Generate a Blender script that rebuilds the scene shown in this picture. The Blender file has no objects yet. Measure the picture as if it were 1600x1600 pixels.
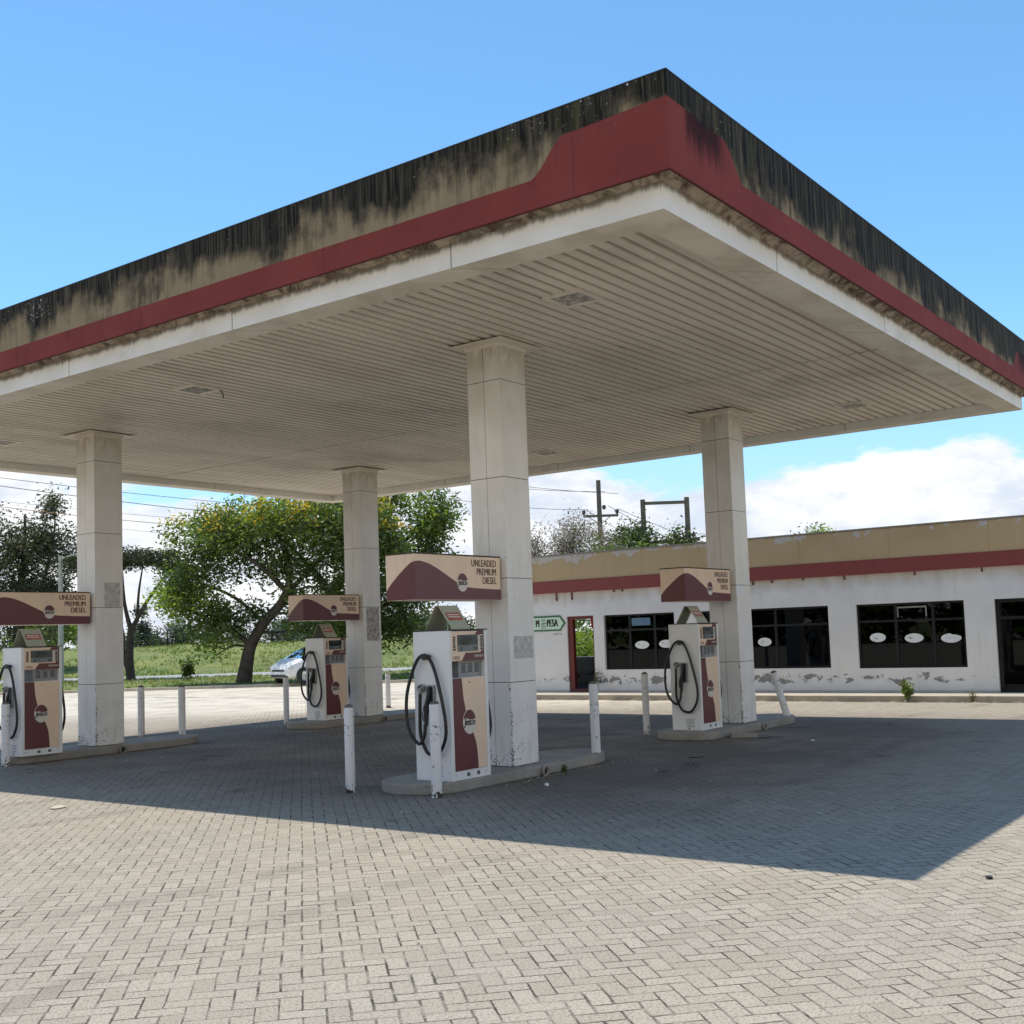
import bpy, bmesh, math, random
from mathutils import Vector, Matrix, noise as mnoise
S = bpy.context.scene
COL = S.collection
R = math.radians
rnd = random.Random(7)

# ------------------------------------------------------------ camera, sky, sun, exposure
cam_d = bpy.data.cameras.new("camera"); cam = bpy.data.objects.new("camera", cam_d); COL.objects.link(cam)
YAW, PITCH, ROLL = 0.63717, 0.076045, -0.035396
fw = Vector((math.cos(PITCH)*math.cos(YAW), math.cos(PITCH)*math.sin(YAW), math.sin(PITCH)))
rt = Vector((math.sin(YAW), -math.cos(YAW), 0)); up = rt.cross(fw)
r2 = rt*math.cos(ROLL)+up*math.sin(ROLL); u2 = up*math.cos(ROLL)-rt*math.sin(ROLL)
cam.matrix_world = Matrix(((r2.x, u2.x, -fw.x, -10.7106), (r2.y, u2.y, -fw.y, -8.0190), (r2.z, u2.z, -fw.z, 1.6343), (0, 0, 0, 1)))
cam_d.sensor_width = 36; cam_d.lens = 36*1800.4/1600; cam_d.shift_y = 55.05/1600
cam_d.clip_start = .05; cam_d.clip_end = 3000
S.camera = cam

SUNV = Vector((0.0721, 0.2843, 1)).normalized()
ELEV = math.asin(SUNV.z); AZ = math.atan2(SUNV.x, SUNV.y)
sun_d = bpy.data.lights.new("sun", 'SUN'); sun = bpy.data.objects.new("sun", sun_d); COL.objects.link(sun)
sun_d.energy = 4.4; sun_d.angle = R(.53); sun_d.color = (1, .95, .87)
sun.rotation_euler = SUNV.to_track_quat('Z', 'Y').to_euler(); sun.location = (0, 0, 40)

class NT:
    """small node helper"""
    def __init__(s, tree): s.t = tree; s.n = tree.nodes; s.l = tree.links
    def new(s, typ, **kw):
        n = s.n.new(typ)
        for k, v in kw.items():
            if k.startswith('i_'): n.inputs[k[2:].replace('_', ' ')].default_value = v
            else: setattr(n, k, v)
        return n
    def lk(s, a, b): s.l.new(a, b)
    def put(s, inp, v):
        if isinstance(v, bpy.types.NodeSocket): s.l.new(v, inp)
        elif v is not None: inp.default_value = v
    def m(s, op, a, b=None, c=None, clamp=False):
        n = s.n.new('ShaderNodeMath'); n.operation = op; n.use_clamp = clamp
        s.put(n.inputs[0], a)
        if b is not None: s.put(n.inputs[1], b)
        if c is not None: s.put(n.inputs[2], c)
        return n.outputs[0]
    def mix(s, f, a, b, mode='MIX'):
        n = s.n.new('ShaderNodeMix'); n.data_type = 'RGBA'; n.blend_type = mode
        s.put(n.inputs[0], f)
        s.put(n.inputs[6], a if isinstance(a, bpy.types.NodeSocket) else (*a, 1)); s.put(n.inputs[7], b if isinstance(b, bpy.types.NodeSocket) else (*b, 1))
        return n.outputs[2]
    def ramp(s, v, a, b, to0=0., to1=1., smooth=True):
        n = s.n.new('ShaderNodeMapRange'); n.interpolation_type = 'SMOOTHSTEP' if smooth else 'LINEAR'
        s.put(n.inputs[0], v); s.put(n.inputs[1], a); s.put(n.inputs[2], b); n.inputs[3].default_value = to0; n.inputs[4].default_value = to1
        return n.outputs[0]
    def noise(s, vec, scale, detail=4, rough=.55, dist=0., out=0):
        n = s.n.new('ShaderNodeTexNoise'); n.inputs['Scale'].default_value = scale; n.inputs['Detail'].default_value = detail
        n.inputs['Roughness'].default_value = rough; n.inputs['Distortion'].default_value = dist
        s.put(n.inputs['Vector'], vec); return n.outputs[out]
    def mapv(s, vec, scale=(1, 1, 1), loc=(0, 0, 0)):
        n = s.n.new('ShaderNodeMapping'); s.put(n.inputs[0], vec); n.inputs['Location'].default_value = loc; n.inputs['Scale'].default_value = scale
        return n.outputs[0]
    def obj(s): return s.n.new('ShaderNodeTexCoord').outputs['Object']
    def pos(s): return s.n.new('ShaderNodeNewGeometry').outputs['Position']
    def xyz(s, v): n = s.n.new('ShaderNodeSeparateXYZ'); s.put(n.inputs[0], v); return n.outputs
    def comb(s, x, y, z): n = s.n.new('ShaderNodeCombineXYZ'); [s.put(n.inputs[i], q) for i, q in enumerate((x, y, z))]; return n.outputs[0]

w = bpy.data.worlds.new("World"); S.world = w; w.use_nodes = True
N = NT(w.node_tree); N.n.clear()
sky = N.new('ShaderNodeTexSky', sky_type='NISHITA'); sky.sun_disc = False
sky.sun_elevation = ELEV; sky.sun_rotation = AZ; sky.air_density = 1.0; sky.dust_density = .35; sky.ozone_density = 2.2; sky.altitude = 1800
bg = N.new('ShaderNodeBackground'); out = N.new('ShaderNodeOutputWorld')
bg.inputs[1].default_value = .15
d = N.n.new('ShaderNodeTexCoord').outputs['Generated']
x, y, z = N.xyz(d)
zz = N.m('MAXIMUM', z, 0.0)
# clouds: a low bank in front; unseen high ones behind the camera added as fill
cv = N.comb(x, y, N.m('MULTIPLY', z, 2.3))
n1 = N.noise(N.mapv(cv, loc=(3.1, 1.7, .4)), 3.0, 10, .56, .2)
n2 = N.noise(N.mapv(cv, loc=(9.1, 4.2, 2.4)), 11., 8, .62, .3)
dens = N.m('ADD', n1, N.m('MULTIPLY', n2, .28))
back = N.ramp(N.m('ADD', N.m('MULTIPLY', x, .803), N.m('MULTIPLY', y, .595)), .35, -.35)
thr = N.ramp(N.m('SUBTRACT', zz, N.m('MULTIPLY', back, .30)), .07, .21, .42, .86, smooth=False)
mask = N.ramp(N.m('SUBTRACT', dens, thr), .0, .07)
haze = N.ramp(zz, 0.0, .27, .80, 0.0)
lit = N.ramp(N.noise(N.mapv(cv, loc=(3.16, 1.75, .52)), 9.5, 9, .62), .36, .60)
ccol = N.mix(lit, (5.0, 5.5, 6.3), (7.3, 7.3, 7.3)); ccol = N.mix(N.ramp(back, .3, .8), ccol, (6.9, 6.6, 6.1))
skyc = N.mix(1.0, sky.outputs[0], (1.08, 1.50, 1.55), 'MULTIPLY')
skyh = N.mix(haze, skyc, (3.9, 5.1, 6.4))
N.lk(N.mix(N.m('MULTIPLY', mask, .97), skyh, ccol), bg.inputs[0]); N.lk(bg.outputs[0], out.inputs[0])

S.view_settings.view_transform = 'Standard'; S.view_settings.look = 'None'; S.view_settings.gamma = 1; S.view_settings.exposure = 0.0
S.view_settings.use_curve_mapping = False
S.render.engine = 'CYCLES'; S.cycles.use_denoising = True; S.cycles.max_bounces = 8; S.cycles.diffuse_bounces = 5; S.cycles.transparent_max_bounces = 12
S.cycles.caustics_reflective = False; S.cycles.caustics_refractive = False; S.cycles.sample_clamp_indirect = 8

# ------------------------------------------------------------ materials
def mat(name):
    m = bpy.data.materials.new(name); m.use_nodes = True; t = NT(m.node_tree)
    b = m.node_tree.nodes['Principled BSDF']; return m, t, b
def bump(t, b, h, strength=.3, dist=.01):
    n = t.n.new('ShaderNodeBump'); n.inputs['Strength'].default_value = strength; n.inputs['Distance'].default_value = dist
    t.put(n.inputs['Height'], h); t.lk(n.outputs[0], b.inputs['Normal'])
def plain(name, col, rough=.5, metal=0., var=.12, scale=6., bmp=0.):
    m, t, b = mat(name); o = t.obj()
    n = t.noise(o, scale, 5, .6)
    c = t.mix(t.ramp(n, .3, .7), tuple(q*(1-var) for q in col), tuple(min(1, q*(1+var)) for q in col))
    t.lk(c, b.inputs['Base Color']); b.inputs['Roughness'].default_value = rough; b.inputs['Metallic'].default_value = metal
    t.lk(t.ramp(n, .3, .7, max(0, rough-.08), min(1, rough+.08)), b.inputs['Roughness'])
    if bmp: bump(t, b, t.noise(o, 60, 4), bmp, .004)
    return m
def worn(name, col, chipcol=(.04, .035, .03), chips=.72, chipscale=38., grime=(.33, .29, .22), gamt=.35, rough=.42, low=None, streak=True, edge=None):
    """painted surface with chips, grime and vertical runs. low=(z0,z1): extra wear near the foot"""
    m, t, b = mat(name); o = t.obj(); X, Y, Z = t.xyz(t.pos())
    base = t.mix(t.ramp(t.noise(o, 2.2, 4), .3, .7), tuple(q*.93 for q in col), col)
    g = t.ramp(t.noise(t.mapv(o, (3.2, 3.2, .7) if streak else (2, 2, 2)), 1.5, 6, .66), .50, .82, 0, gamt)
    base = t.mix(g, base, grime)
    ch = t.noise(o, chipscale, 5, .62)
    big = t.noise(o, 3.3, 3)
    v = t.m('ADD', ch, t.m('MULTIPLY', t.m('SUBTRACT', big, .5), .55))
    if edge:
        ox, oy, oz = t.xyz(o); near = t.m('MULTIPLY', t.ramp(t.m('ADD', t.m('ABSOLUTE', ox), t.m('ABSOLUTE', oy)), .004, .05, 1, 0), t.ramp(Z, 2.2, 3.4, 1, .25))
        v = t.m('ADD', v, t.m('MULTIPLY', near, edge))
        base = t.mix(t.m('MULTIPLY', t.ramp(Z, 4.62, 5.12, 0, .75), t.ramp(t.noise(t.mapv(o, (5, 5, 1.5)), 2, 5, .6), .3, .6)), base, (.40, .30, .18))
        base = t.mix(t.m('MULTIPLY', t.ramp(Z, 3.0, 5.0, 0, .5), t.ramp(t.noise(o, 1.3, 4), .3, .7)), base, (.55, .47, .35))
    if low:
        v = t.m('ADD', v, t.ramp(Z, low[0], low[1], .17, 0))
    msk = t.ramp(v, chips, chips+.02)
    c = t.mix(msk, base, chipcol); t.lk(c, b.inputs['Base Color'])
    t.lk(t.ramp(msk, 0, 1, rough, .8), b.inputs['Roughness'])
    bump(t, b, t.m('SUBTRACT', t.m('MULTIPLY', t.noise(o, 25, 3), .3), msk), .25, .002)
    return m

def paver_mat():
    m, t, b = mat("herringbone_pavers"); P = t.pos()
    ang = R(-43.0); W = .104
    wob = t.noise(P, 2.5, 3, .5, out=1)
    wx, wy, wz = t.xyz(wob)
    px, py, pz = t.xyz(P)
    fine = t.noise(P, 45, 2, .6, out=1); fx_, fy_, _ = t.xyz(fine)
    px = t.m('ADD', t.m('ADD', px, t.m('MULTIPLY', t.m('SUBTRACT', wx, .5), .022)), t.m('MULTIPLY', t.m('SUBTRACT', fx_, .5), .012))
    py = t.m('ADD', t.m('ADD', py, t.m('MULTIPLY', t.m('SUBTRACT', wy, .5), .022)), t.m('MULTIPLY', t.m('SUBTRACT', fy_, .5), .012))
    ca, sa = math.cos(ang)/W, math.sin(ang)/W
    u = t.m('SUBTRACT', t.m('MULTIPLY', px, ca), t.m('MULTIPLY', py, -sa))
    v = t.m('ADD', t.m('MULTIPLY', px, -sa), t.m('MULTIPLY', py, ca))
    ix = t.m('FLOOR', u); iy = t.m('FLOOR', v); fx = t.m('SUBTRACT', u, ix); fy = t.m('SUBTRACT', v, iy)
    k = t.m('FLOORED_MODULO', t.m('ADD', t.m('SUBTRACT', ix, iy), .5), 4.0); k = t.m('FLOOR', k)
    is_ = lambda q: t.m('COMPARE', k, float(q), .1)
    i0, i1, i2, i3 = is_(0), is_(1), is_(2), is_(3)
    dl = t.m('ADD', fx, i1); dr = t.m('ADD', t.m('SUBTRACT', 1, fx), i0)
    db = t.m('ADD', fy, i2); dt = t.m('ADD', t.m('SUBTRACT', 1, fy), i3)
    dist = t.m('MINIMUM', t.m('MINIMUM', dl, dr), t.m('MINIMUM', db, dt))
    bx = t.m('SUBTRACT', ix, i1); by = t.m('SUBTRACT', iy, i2)
    idv = t.comb(bx, by, t.m('ADD', i2, i3))
    wn = t.new('ShaderNodeTexWhiteNoise', noise_dimensions='3D'); t.lk(idv, wn.inputs['Vector'])
    rv = wn.outputs['Value']; rc = t.xyz(wn.outputs['Color'])
    # joint width varies from tight to open
    jw = t.ramp(t.noise(P, 1.3, 4, .6), .32, .68, .018, .055)
    jw = t.m('ADD', jw, t.m('MULTIPLY', rv, .018))
    joint = t.m('SUBTRACT', 1, t.ramp(dist, t.m('MULTIPLY', jw, .55), t.m('MULTIPLY', jw, 1.35)))
    jdark = t.ramp(t.noise(t.mapv(P, loc=(5, 3, 0)), 3.7, 4, .7), .34, .62, .12, 1.)
    base = t.mix(rv, (.340, .287, .215), (.420, .360, .277))
    base = t.mix(t.ramp(t.noise(P, .55, 5, .6), .35, .7), base, t.mix(1, base, (.93, .96, .98), 'MULTIPLY'))
    base = t.mix(t.ramp(rc[1], .86, 1, 0, .35), base, (.37, .30, .235))
    grain = t.noise(P, 130, 3, .75); grain2 = t.noise(P, 62, 4, .75)
    base = t.mix(t.ramp(grain, .46, .70, .0, .60), base, (.60, .54, .44))
    base = t.mix(t.ramp(grain2, .52, .34, .0, .85), base, (.15, .137, .115))
    # oily, driven-over ground, with the canopy's shade also darkened into the paving colour
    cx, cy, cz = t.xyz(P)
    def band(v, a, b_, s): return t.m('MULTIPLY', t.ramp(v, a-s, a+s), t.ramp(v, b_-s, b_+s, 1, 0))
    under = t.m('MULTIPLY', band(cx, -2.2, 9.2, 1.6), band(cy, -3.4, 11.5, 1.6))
    oil_shade = t.m('MULTIPLY', under, t.ramp(t.noise(P, .42, 5, .62), .30, .62, .30, .74))
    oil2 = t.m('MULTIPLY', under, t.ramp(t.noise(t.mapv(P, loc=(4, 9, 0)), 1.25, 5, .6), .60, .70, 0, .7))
    base = t.mix(oil_shade, base, (.100, .083, .064))
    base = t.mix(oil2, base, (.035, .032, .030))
    for off, k_ in ((-1.55, 0), (-3.1, 3), (2.3, 6), (3.9, 9)):
        line = t.m('ABSOLUTE', t.m('ADD', t.m('SUBTRACT', cy, off), t.m('MULTIPLY', t.m('SUBTRACT', t.noise(t.comb(cx, 0, k_), .12, 2), .5), 3.0)))
        base = t.mix(t.m('MULTIPLY', t.ramp(line, .06, .20, .26, 0), t.ramp(t.noise(t.mapv(P, loc=(k_, 1, 0)), .7, 5, .7), .4, .6)), base, (.09, .08, .07))
    spot = t.noise(t.mapv(P, loc=(8, 2, 1)), 2.1, 3, .5); base = t.mix(t.ramp(spot, .70, .74, 0, .42), base, (.10, .09, .075))
    # sandy dust towards the road and the shop
    dusty = t.m('MULTIPLY', t.ramp(t.m('ADD', t.m('MULTIPLY', cx, .86), t.m('MULTIPLY', cy, .51)), 10.5, 16.), t.ramp(t.noise(P, .9, 5), .3, .6, .35, .9))
    base = t.mix(dusty, base, (.66, .585, .465))
    gut = t.m('MULTIPLY', band(cx, 12.80, 13.0, .05), t.ramp(t.noise(P, 3., 6, .7), .40, .56)); base = t.mix(gut, base, (.045, .038, .026))
    jf = t.m('MULTIPLY', joint, t.m('SUBTRACT', 1, t.m('MULTIPLY', dusty, .8)))
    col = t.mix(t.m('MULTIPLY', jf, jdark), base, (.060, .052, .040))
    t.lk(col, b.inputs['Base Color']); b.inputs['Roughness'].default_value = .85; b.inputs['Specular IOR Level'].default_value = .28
    tilt = t.m('ADD', t.m('MULTIPLY', t.m('SUBTRACT', fx, .5), t.m('SUBTRACT', rc[0], .5)), t.m('MULTIPLY', t.m('SUBTRACT', fy, .5), t.m('SUBTRACT', rc[2], .5)))
    h = t.m('ADD', t.m('MULTIPLY', jf, -1.0), t.m('MULTIPLY', rv, .35)); h = t.m('ADD', h, t.m('MULTIPLY', tilt, .5))
    h = t.m('ADD', h, t.m('MULTIPLY', grain2, .22))
    bump(t, b, h, .75, .007)
    return m

def fascia_mat():
    """cream panels over a maroon band that rises in an S near every corner; black mould runs from the top"""
    m, t, b = mat("weathered_fascia_paint"); P = t.pos(); X, Y, Z = t.xyz(P)
    nx, ny, nz = t.xyz(t.n.new('ShaderNodeNewGeometry').outputs['Normal'])
    xface = t.m('GREATER_THAN', t.m('ABSOLUTE', nx), .7)
    sX = t.m('MINIMUM', t.m('SUBTRACT', X, -2.849), t.m('SUBTRACT', 9.38, X))
    sY = t.m('MINIMUM', t.m('SUBTRACT', Y, -3.874), t.m('SUBTRACT', 12.302, Y))
    s_ = t.m('ADD', t.m('MULTIPLY', xface, sY), t.m('MULTIPLY', t.m('SUBTRACT', 1, xface), sX))
    edge = t.m('ADD', t.ramp(s_, .97, 1.36, 5.80, 5.497), t.ramp(s_, 0., 1., .03, 0.))
    red = t.ramp(t.m('SUBTRACT', edge, Z), -.004, .004)
    along = t.m('ADD', X, Y)
    sv = t.comb(along, t.m('MULTIPLY', Z, .10), 0)
    st = t.noise(sv, 5.5, 8, .72); st2 = t.noise(t.comb(along, t.m('MULTIPLY', Z, .03), 3), 22, 5, .7)
    blot = t.noise(t.comb(along, t.m('MULTIPLY', Z, .9), 7), 1.6, 6, .6)
    cream = t.mix(st2, (.40, .31, .19), (.22, .175, .115))
    top = t.ramp(Z, 5.46, 6.06, 0.0, 1.0, smooth=False)
    side = t.m('MULTIPLY', t.m('SUBTRACT', 1, xface), .15)
    mould = t.m('ADD', t.m('MULTIPLY', top, .52), t.m('ADD', t.m('MULTIPLY', st, .55), t.m('ADD', t.m('MULTIPLY', st2, .30), t.m('ADD', side, t.m('MULTIPLY', blot, 1.15)))))
    mm = t.ramp(mould, 1.03, 1.34)
    dark = t.mix(t.ramp(st2, .40, .66), (.010, .0098, .009), (.088, .078, .056)); dark = t.mix(t.ramp(st, .56, .70, 0, .75), dark, (.15, .125, .085))
    upper = t.mix(mm, cream, dark)
    green = t.m('MULTIPLY', t.ramp(t.noise(t.comb(along, t.m('MULTIPLY', Z, .2), 11), 3.1, 4), .58, .7), .45)
    upper = t.mix(green, upper, (.09, .085, .035))
    redc = t.mix(t.ramp(t.noise(P, 1.3, 4), .3, .7), (.225, .050, .046), (.255, .060, .054))
    redc = t.mix(t.ramp(t.noise(t.comb(along, t.m('MULTIPLY', Z, .5), 2), .8, 4), .52, .75, 0, .35), redc, (.30, .105, .095))
    nearc = t.m('MULTIPLY', t.m('MULTIPLY', t.m('SUBTRACT', 1, xface), t.ramp(s_, .25, .35)), t.ramp(s_, .8, 1.1, 1, 0))
    rrun = t.m('ADD', t.m('MULTIPLY', t.ramp(st, .50, .72), t.ramp(t.m('SUBTRACT', edge, Z), 0, .30, .38, .0)),
               t.m('MULTIPLY', nearc, t.ramp(t.m('ADD', t.m('MULTIPLY', st2, .5), Z), 5.65, 5.95, 0, .88)))
    redc = t.mix(rrun, redc, (.030, .012, .014))
    c = t.mix(red, upper, redc)
    # flaked-off spots
    fl = t.noise(P, 24, 5, .7); fb = t.noise(P, .9, 2)
    flm = t.m('MULTIPLY', t.ramp(t.m('ADD', fl, t.m('MULTIPLY', fb, .45)), .925, .935), t.ramp(Z, 5.7, 5.85))
    c = t.mix(flm, c, (.55, .53, .50))
    c = t.mix(t.ramp(t.m('ADD', fl, t.m('MULTIPLY', fb, .2)), .83, .84, 0, .5), c, (.45, .40, .36))
    # joints between the panels
    jt = t.m('ABSOLUTE', t.m('SUBTRACT', t.m('FRACT', t.m('DIVIDE', t.m('ADD', s_, 2.05), 2.95)), .0))
    jl = t.ramp(jt, .0008, .0022, .75, 0)
    c = t.mix(jl, c, (.02, .012, .010))
    rim = t.ramp(Z, 5.236, 5.252, .7, 0); c = t.mix(rim, c, (.045, .018, .015))
    t.lk(c, b.inputs['Base Color']); b.inputs['Roughness'].default_value = .75; b.inputs['Specular IOR Level'].default_value = .1
    bump(t, b, t.m('ADD', t.m('MULTIPLY', fl, .3), t.m('MULTIPLY', t.noise(P, 1.2, 2), 1.5)), .25, .01)
    return m

def soffit_mat():
    m, t, b = mat("dusty_soffit_sheet"); P = t.pos(); X, Y, Z = t.xyz(P)
    n = t.noise(t.mapv(P, (.35, 1.4, 1)), 1.1, 6, .6); n2 = t.noise(P, .35, 4, .6); n3 = t.noise(t.mapv(P, (1.2, 7, 1)), 2.2, 5, .7)
    c = t.mix(t.ramp(n, .3, .72), (.82, .75, .655), (.68, .605, .515))
    c = t.mix(t.ramp(n2, .52, .74, 0, .5), c, (.30, .25, .20))
    c = t.mix(t.ramp(n3, .6, .75, 0, .35), c, (.22, .17, .12))
    c = t.mix(t.ramp(Z, 5.123, 5.142), c, t.mix(.42, c, (.12, .10, .08)))
    t.lk(c, b.inputs['Base Color']); b.inputs['Roughness'].default_value = .55
    bump(t, b, t.noise(P, 3, 4), .12, .02)
    return m
def beam_mat():
    m, t, b = mat("white_edge_beam_paint"); P = t.pos(); X, Y, Z = t.xyz(P); al = t.m('ADD', X, Y)
    st = t.noise(t.comb(al, t.m('MULTIPLY', Z, .15), 0), 7, 7, .7)
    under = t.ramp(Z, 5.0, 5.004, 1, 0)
    c = t.mix(t.ramp(t.noise(P, 1.4, 4), .3, .7), (.78, .76, .71), (.86, .85, .82))
    dirt = t.m('ADD', t.ramp(Z, 5.12, 5.24, 0, .5), t.m('SUBTRACT', st, .5))
    c = t.mix(t.ramp(dirt, .10, .46, 0, .85), c, (.17, .125, .08))
    big = t.m('MULTIPLY', t.ramp(t.noise(t.comb(al, Z, 4), 1.3, 5), .55, .75), .35)
    c = t.mix(big, c, (.45, .38, .28))
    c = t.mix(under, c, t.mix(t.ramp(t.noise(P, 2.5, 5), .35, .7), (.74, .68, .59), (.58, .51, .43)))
    jt = t.m('FRACT', t.m('DIVIDE', t.m('ADD', al, 7.25), 3.05)); c = t.mix(t.ramp(jt, .002, .006, .8, 0), c, (.05, .03, .02))
    t.lk(c, b.inputs['Base Color']); b.inputs['Roughness'].default_value = .5
    bump(t, b, t.noise(P, 5, 4), .2, .01)
    return m
def ledge_mat():
    m, t, b = mat("rough_dirty_plaster"); P = t.pos()
    n = t.noise(P, 5, 8, .7, .6); n2 = t.noise(t.mapv(P, loc=(2, 2, 2)), 1.7, 5, .6)
    c = t.mix(t.ramp(n, .36, .62), (.10, .065, .045), (.47, .39, .30)); c = t.mix(t.ramp(n2, .5, .7, 0, .5), c, (.60, .54, .45))
    t.lk(c, b.inputs['Base Color']); b.inputs['Roughness'].default_value = .95; bump(t, b, n, 1.0, .05)
    return m
def shopfascia_mat():
    m, t, b = mat("peeling_mustard_paint"); P = t.pos(); X, Y, Z = t.xyz(P)
    st = t.noise(t.comb(t.m('MULTIPLY', Y, 1.), t.m('MULTIPLY', Z, .15), 0), 6, 6, .7)
    c = t.mix(st, (.60, .445, .245), (.50, .365, .20))
    c = t.mix(t.ramp(t.noise(P, .8, 4), .45, .75, 0, .5), c, (.44, .30, .14))
    fl = t.noise(P, 2.6, 9, .68, .5); fl2 = t.noise(P, 14, 5, .6)
    lim = t.m('ADD', t.m('ADD', fl, t.ramp(Z, 3.30, 3.66, -.14, .09)), t.ramp(Y, 4.5, 9.5, 0, .10))
    pe = t.ramp(lim, .605, .615)
    c = t.mix(pe, c, t.mix(fl2, (.66, .62, .55), (.50, .45, .40)))
    c = t.mix(t.ramp(t.m('ADD', fl2, t.ramp(Z, 3.05, 3.6, -.03, .05)), .745, .755), c, (.62, .57, .5))
    jt = t.m('FRACT', t.m('DIVIDE', t.m('ADD', Y, 20.3), 2.05)); c = t.mix(t.ramp(jt, .003, .007, .45, 0), c, (.15, .10, .05))
    c = t.mix(t.ramp(Z, 3.62, 3.66, 0, .6), c, (.18, .15, .12))
    t.lk(c, b.inputs['Base Color']); b.inputs['Roughness'].default_value = .75; bump(t, b, pe, .4, .004)
    return m
def shopwall_mat():
    m, t, b = mat("weathered_white_wall"); P = t.pos(); X, Y, Z = t.xyz(P)
    c = t.mix(t.ramp(t.noise(P, 1.2, 5), .3, .7), (.72, .72, .72), (.80, .80, .79))
    dirt = t.m('ADD', t.ramp(Z, 2.1, 2.7, -.1, .42), t.m('MULTIPLY', t.m('SUBTRACT', t.noise(t.mapv(P, (1, 1, .35)), 2.2, 6, .62), .5), .9))
    c = t.mix(t.ramp(dirt, .05, .6, 0, .8), c, (.50, .40, .28))
    c = t.mix(t.ramp(t.noise(t.mapv(P, (5, 5, .4)), 1.5, 6, .65), .55, .8, 0, .3), c, (.42, .38, .32))
    pl = t.noise(t.mapv(P, (1, 1, 1.5)), 3.4, 10, .74, .5)
    lim = t.m('ADD', pl, t.m('MULTIPLY', t.ramp(t.m('ABSOLUTE', t.m('SUBTRACT', Z, .42)), .0, .33, .17, -.14), 1))
    lim = t.m('ADD', lim, t.ramp(t.noise(t.comb(0, Y, 5), .55, 3), .35, .65, -.10, .03))
    pe = t.ramp(lim, .63, .642)
    c = t.mix(pe, c, t.mix(t.noise(P, 22, 4), (.14, .135, .13), (.36, .35, .34)))
    c = t.mix(t.ramp(t.noise(P, 16, 5, .65), .74, .75, 0, .8), c, (.12, .11, .10))
    c = t.mix(t.ramp(Z, .13, .20, .55, 0), c, (.25, .22, .18))
    t.lk(c, b.inputs['Base Color']); b.inputs['Roughness'].default_value = .8; bump(t, b, t.m('SUBTRACT', t.m('MULTIPLY', t.noise(P, 30, 3), .2), pe), .35, .004)
    return m
def concrete_mat(name, a, bcol, edge=.5):
    m, t, b = mat(name); P = t.pos()
    n = t.noise(P, 2.4, 7, .65); g = t.noise(P, 90, 3, .7)
    c = t.mix(t.ramp(n, .3, .7), a, bcol); c = t.mix(t.ramp(g, .3, .45, .45, 0), c, tuple(q*.4 for q in a))
    c = t.mix(t.ramp(t.noise(P, 6, 6, .7), .58, .72, 0, .6), c, tuple(q*.35 for q in a))
    t.lk(c, b.inputs['Base Color']); b.inputs['Roughness'].default_value = .9; bump(t, b, t.m('ADD', n, t.m('MULTIPLY', g, .3)), .5, .012)
    return m
def ground_mat():
    m, t, b = mat("grass_ground"); P = t.pos()
    n = t.noise(P, .22, 7, .62); n2 = t.noise(P, 2.4, 6, .7); n3 = t.noise(P, .06, 4)
    c = t.mix(t.ramp(n, .35, .68), (.105, .165, .028), (.23, .26, .055))
    c = t.mix(t.ramp(n2, .42, .72, 0, .75), c, (.30, .27, .125)); c = t.mix(t.ramp(n2, .45, .28, 0, .8), c, (.035, .060, .014))
    c = t.mix(t.ramp(n3, .52, .66, 0, .7), c, (.26, .225, .12))
    t.lk(c, b.inputs['Base Color']); b.inputs['Roughness'].default_value = .95; bump(t, b, n2, 1.0, .25)
    return m
def leaf_mat(name, col, trans=.35):
    m = bpy.data.materials.new(name); m.use_nodes = True; t = NT(m.node_tree); t.n.clear()
    o = t.n.new('ShaderNodeOutputMaterial'); df = t.n.new('ShaderNodeBsdfDiffuse'); tr = t.n.new('ShaderNodeBsdfTranslucent'); gl = t.n.new('ShaderNodeBsdfGlossy')
    n = t.noise(t.obj(), 1.1, 4); g = t.n.new('ShaderNodeNewGeometry').outputs['Random Per Island']
    v = t.m('ADD', t.m('MULTIPLY', n, .5), t.m('MULTIPLY', g, .5))
    c = t.mix(v, tuple(q*.5 for q in col), tuple(min(1, q*1.5) for q in col))
    t.lk(c, df.inputs[0]); t.lk(t.mix(1, c, (1.15, 1.25, .5), 'MULTIPLY'), tr.inputs[0]); gl.inputs[1].default_value = .45; gl.inputs[0].default_value = (.6, .6, .6, 1)
    a = t.n.new('ShaderNodeMixShader'); a.inputs[0].default_value = trans; t.lk(df.outputs[0], a.inputs[1]); t.lk(tr.outputs[0], a.inputs[2])
    a2 = t.n.new('ShaderNodeMixShader'); a2.inputs[0].default_value = .06; t.lk(a.outputs[0], a2.inputs[1]); t.lk(gl.outputs[0], a2.inputs[2])
    t.lk(a2.outputs[0], o.inputs[0]); return m
def glass_mat(name, tint, rough=.01, ior=1.38):
    m = bpy.data.materials.new(name); m.use_nodes = True; t = NT(m.node_tree); t.n.clear()
    o = t.n.new('ShaderNodeOutputMaterial'); tr = t.n.new('ShaderNodeBsdfTransparent'); gl = t.n.new('ShaderNodeBsdfGlossy'); fr = t.n.new('ShaderNodeFresnel'); mx = t.n.new('ShaderNodeMixShader')
    fr.inputs[0].default_value = ior; tr.inputs[0].default_value = (*tint, 1); gl.inputs[1].default_value = rough; gl.inputs[0].default_value = (.9, .92, .95, 1)
    nb = t.n.new('ShaderNodeBump'); nb.inputs['Strength'].default_value = .02; t.lk(t.noise(t.obj(), 1.5, 2), nb.inputs['Height']); t.lk(nb.outputs[0], gl.inputs['Normal'])
    t.lk(fr.outputs[0], mx.inputs[0]); t.lk(tr.outputs[0], mx.inputs[1]); t.lk(gl.outputs[0], mx.inputs[2]); t.lk(mx.outputs[0], o.inputs[0]); return m

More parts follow.
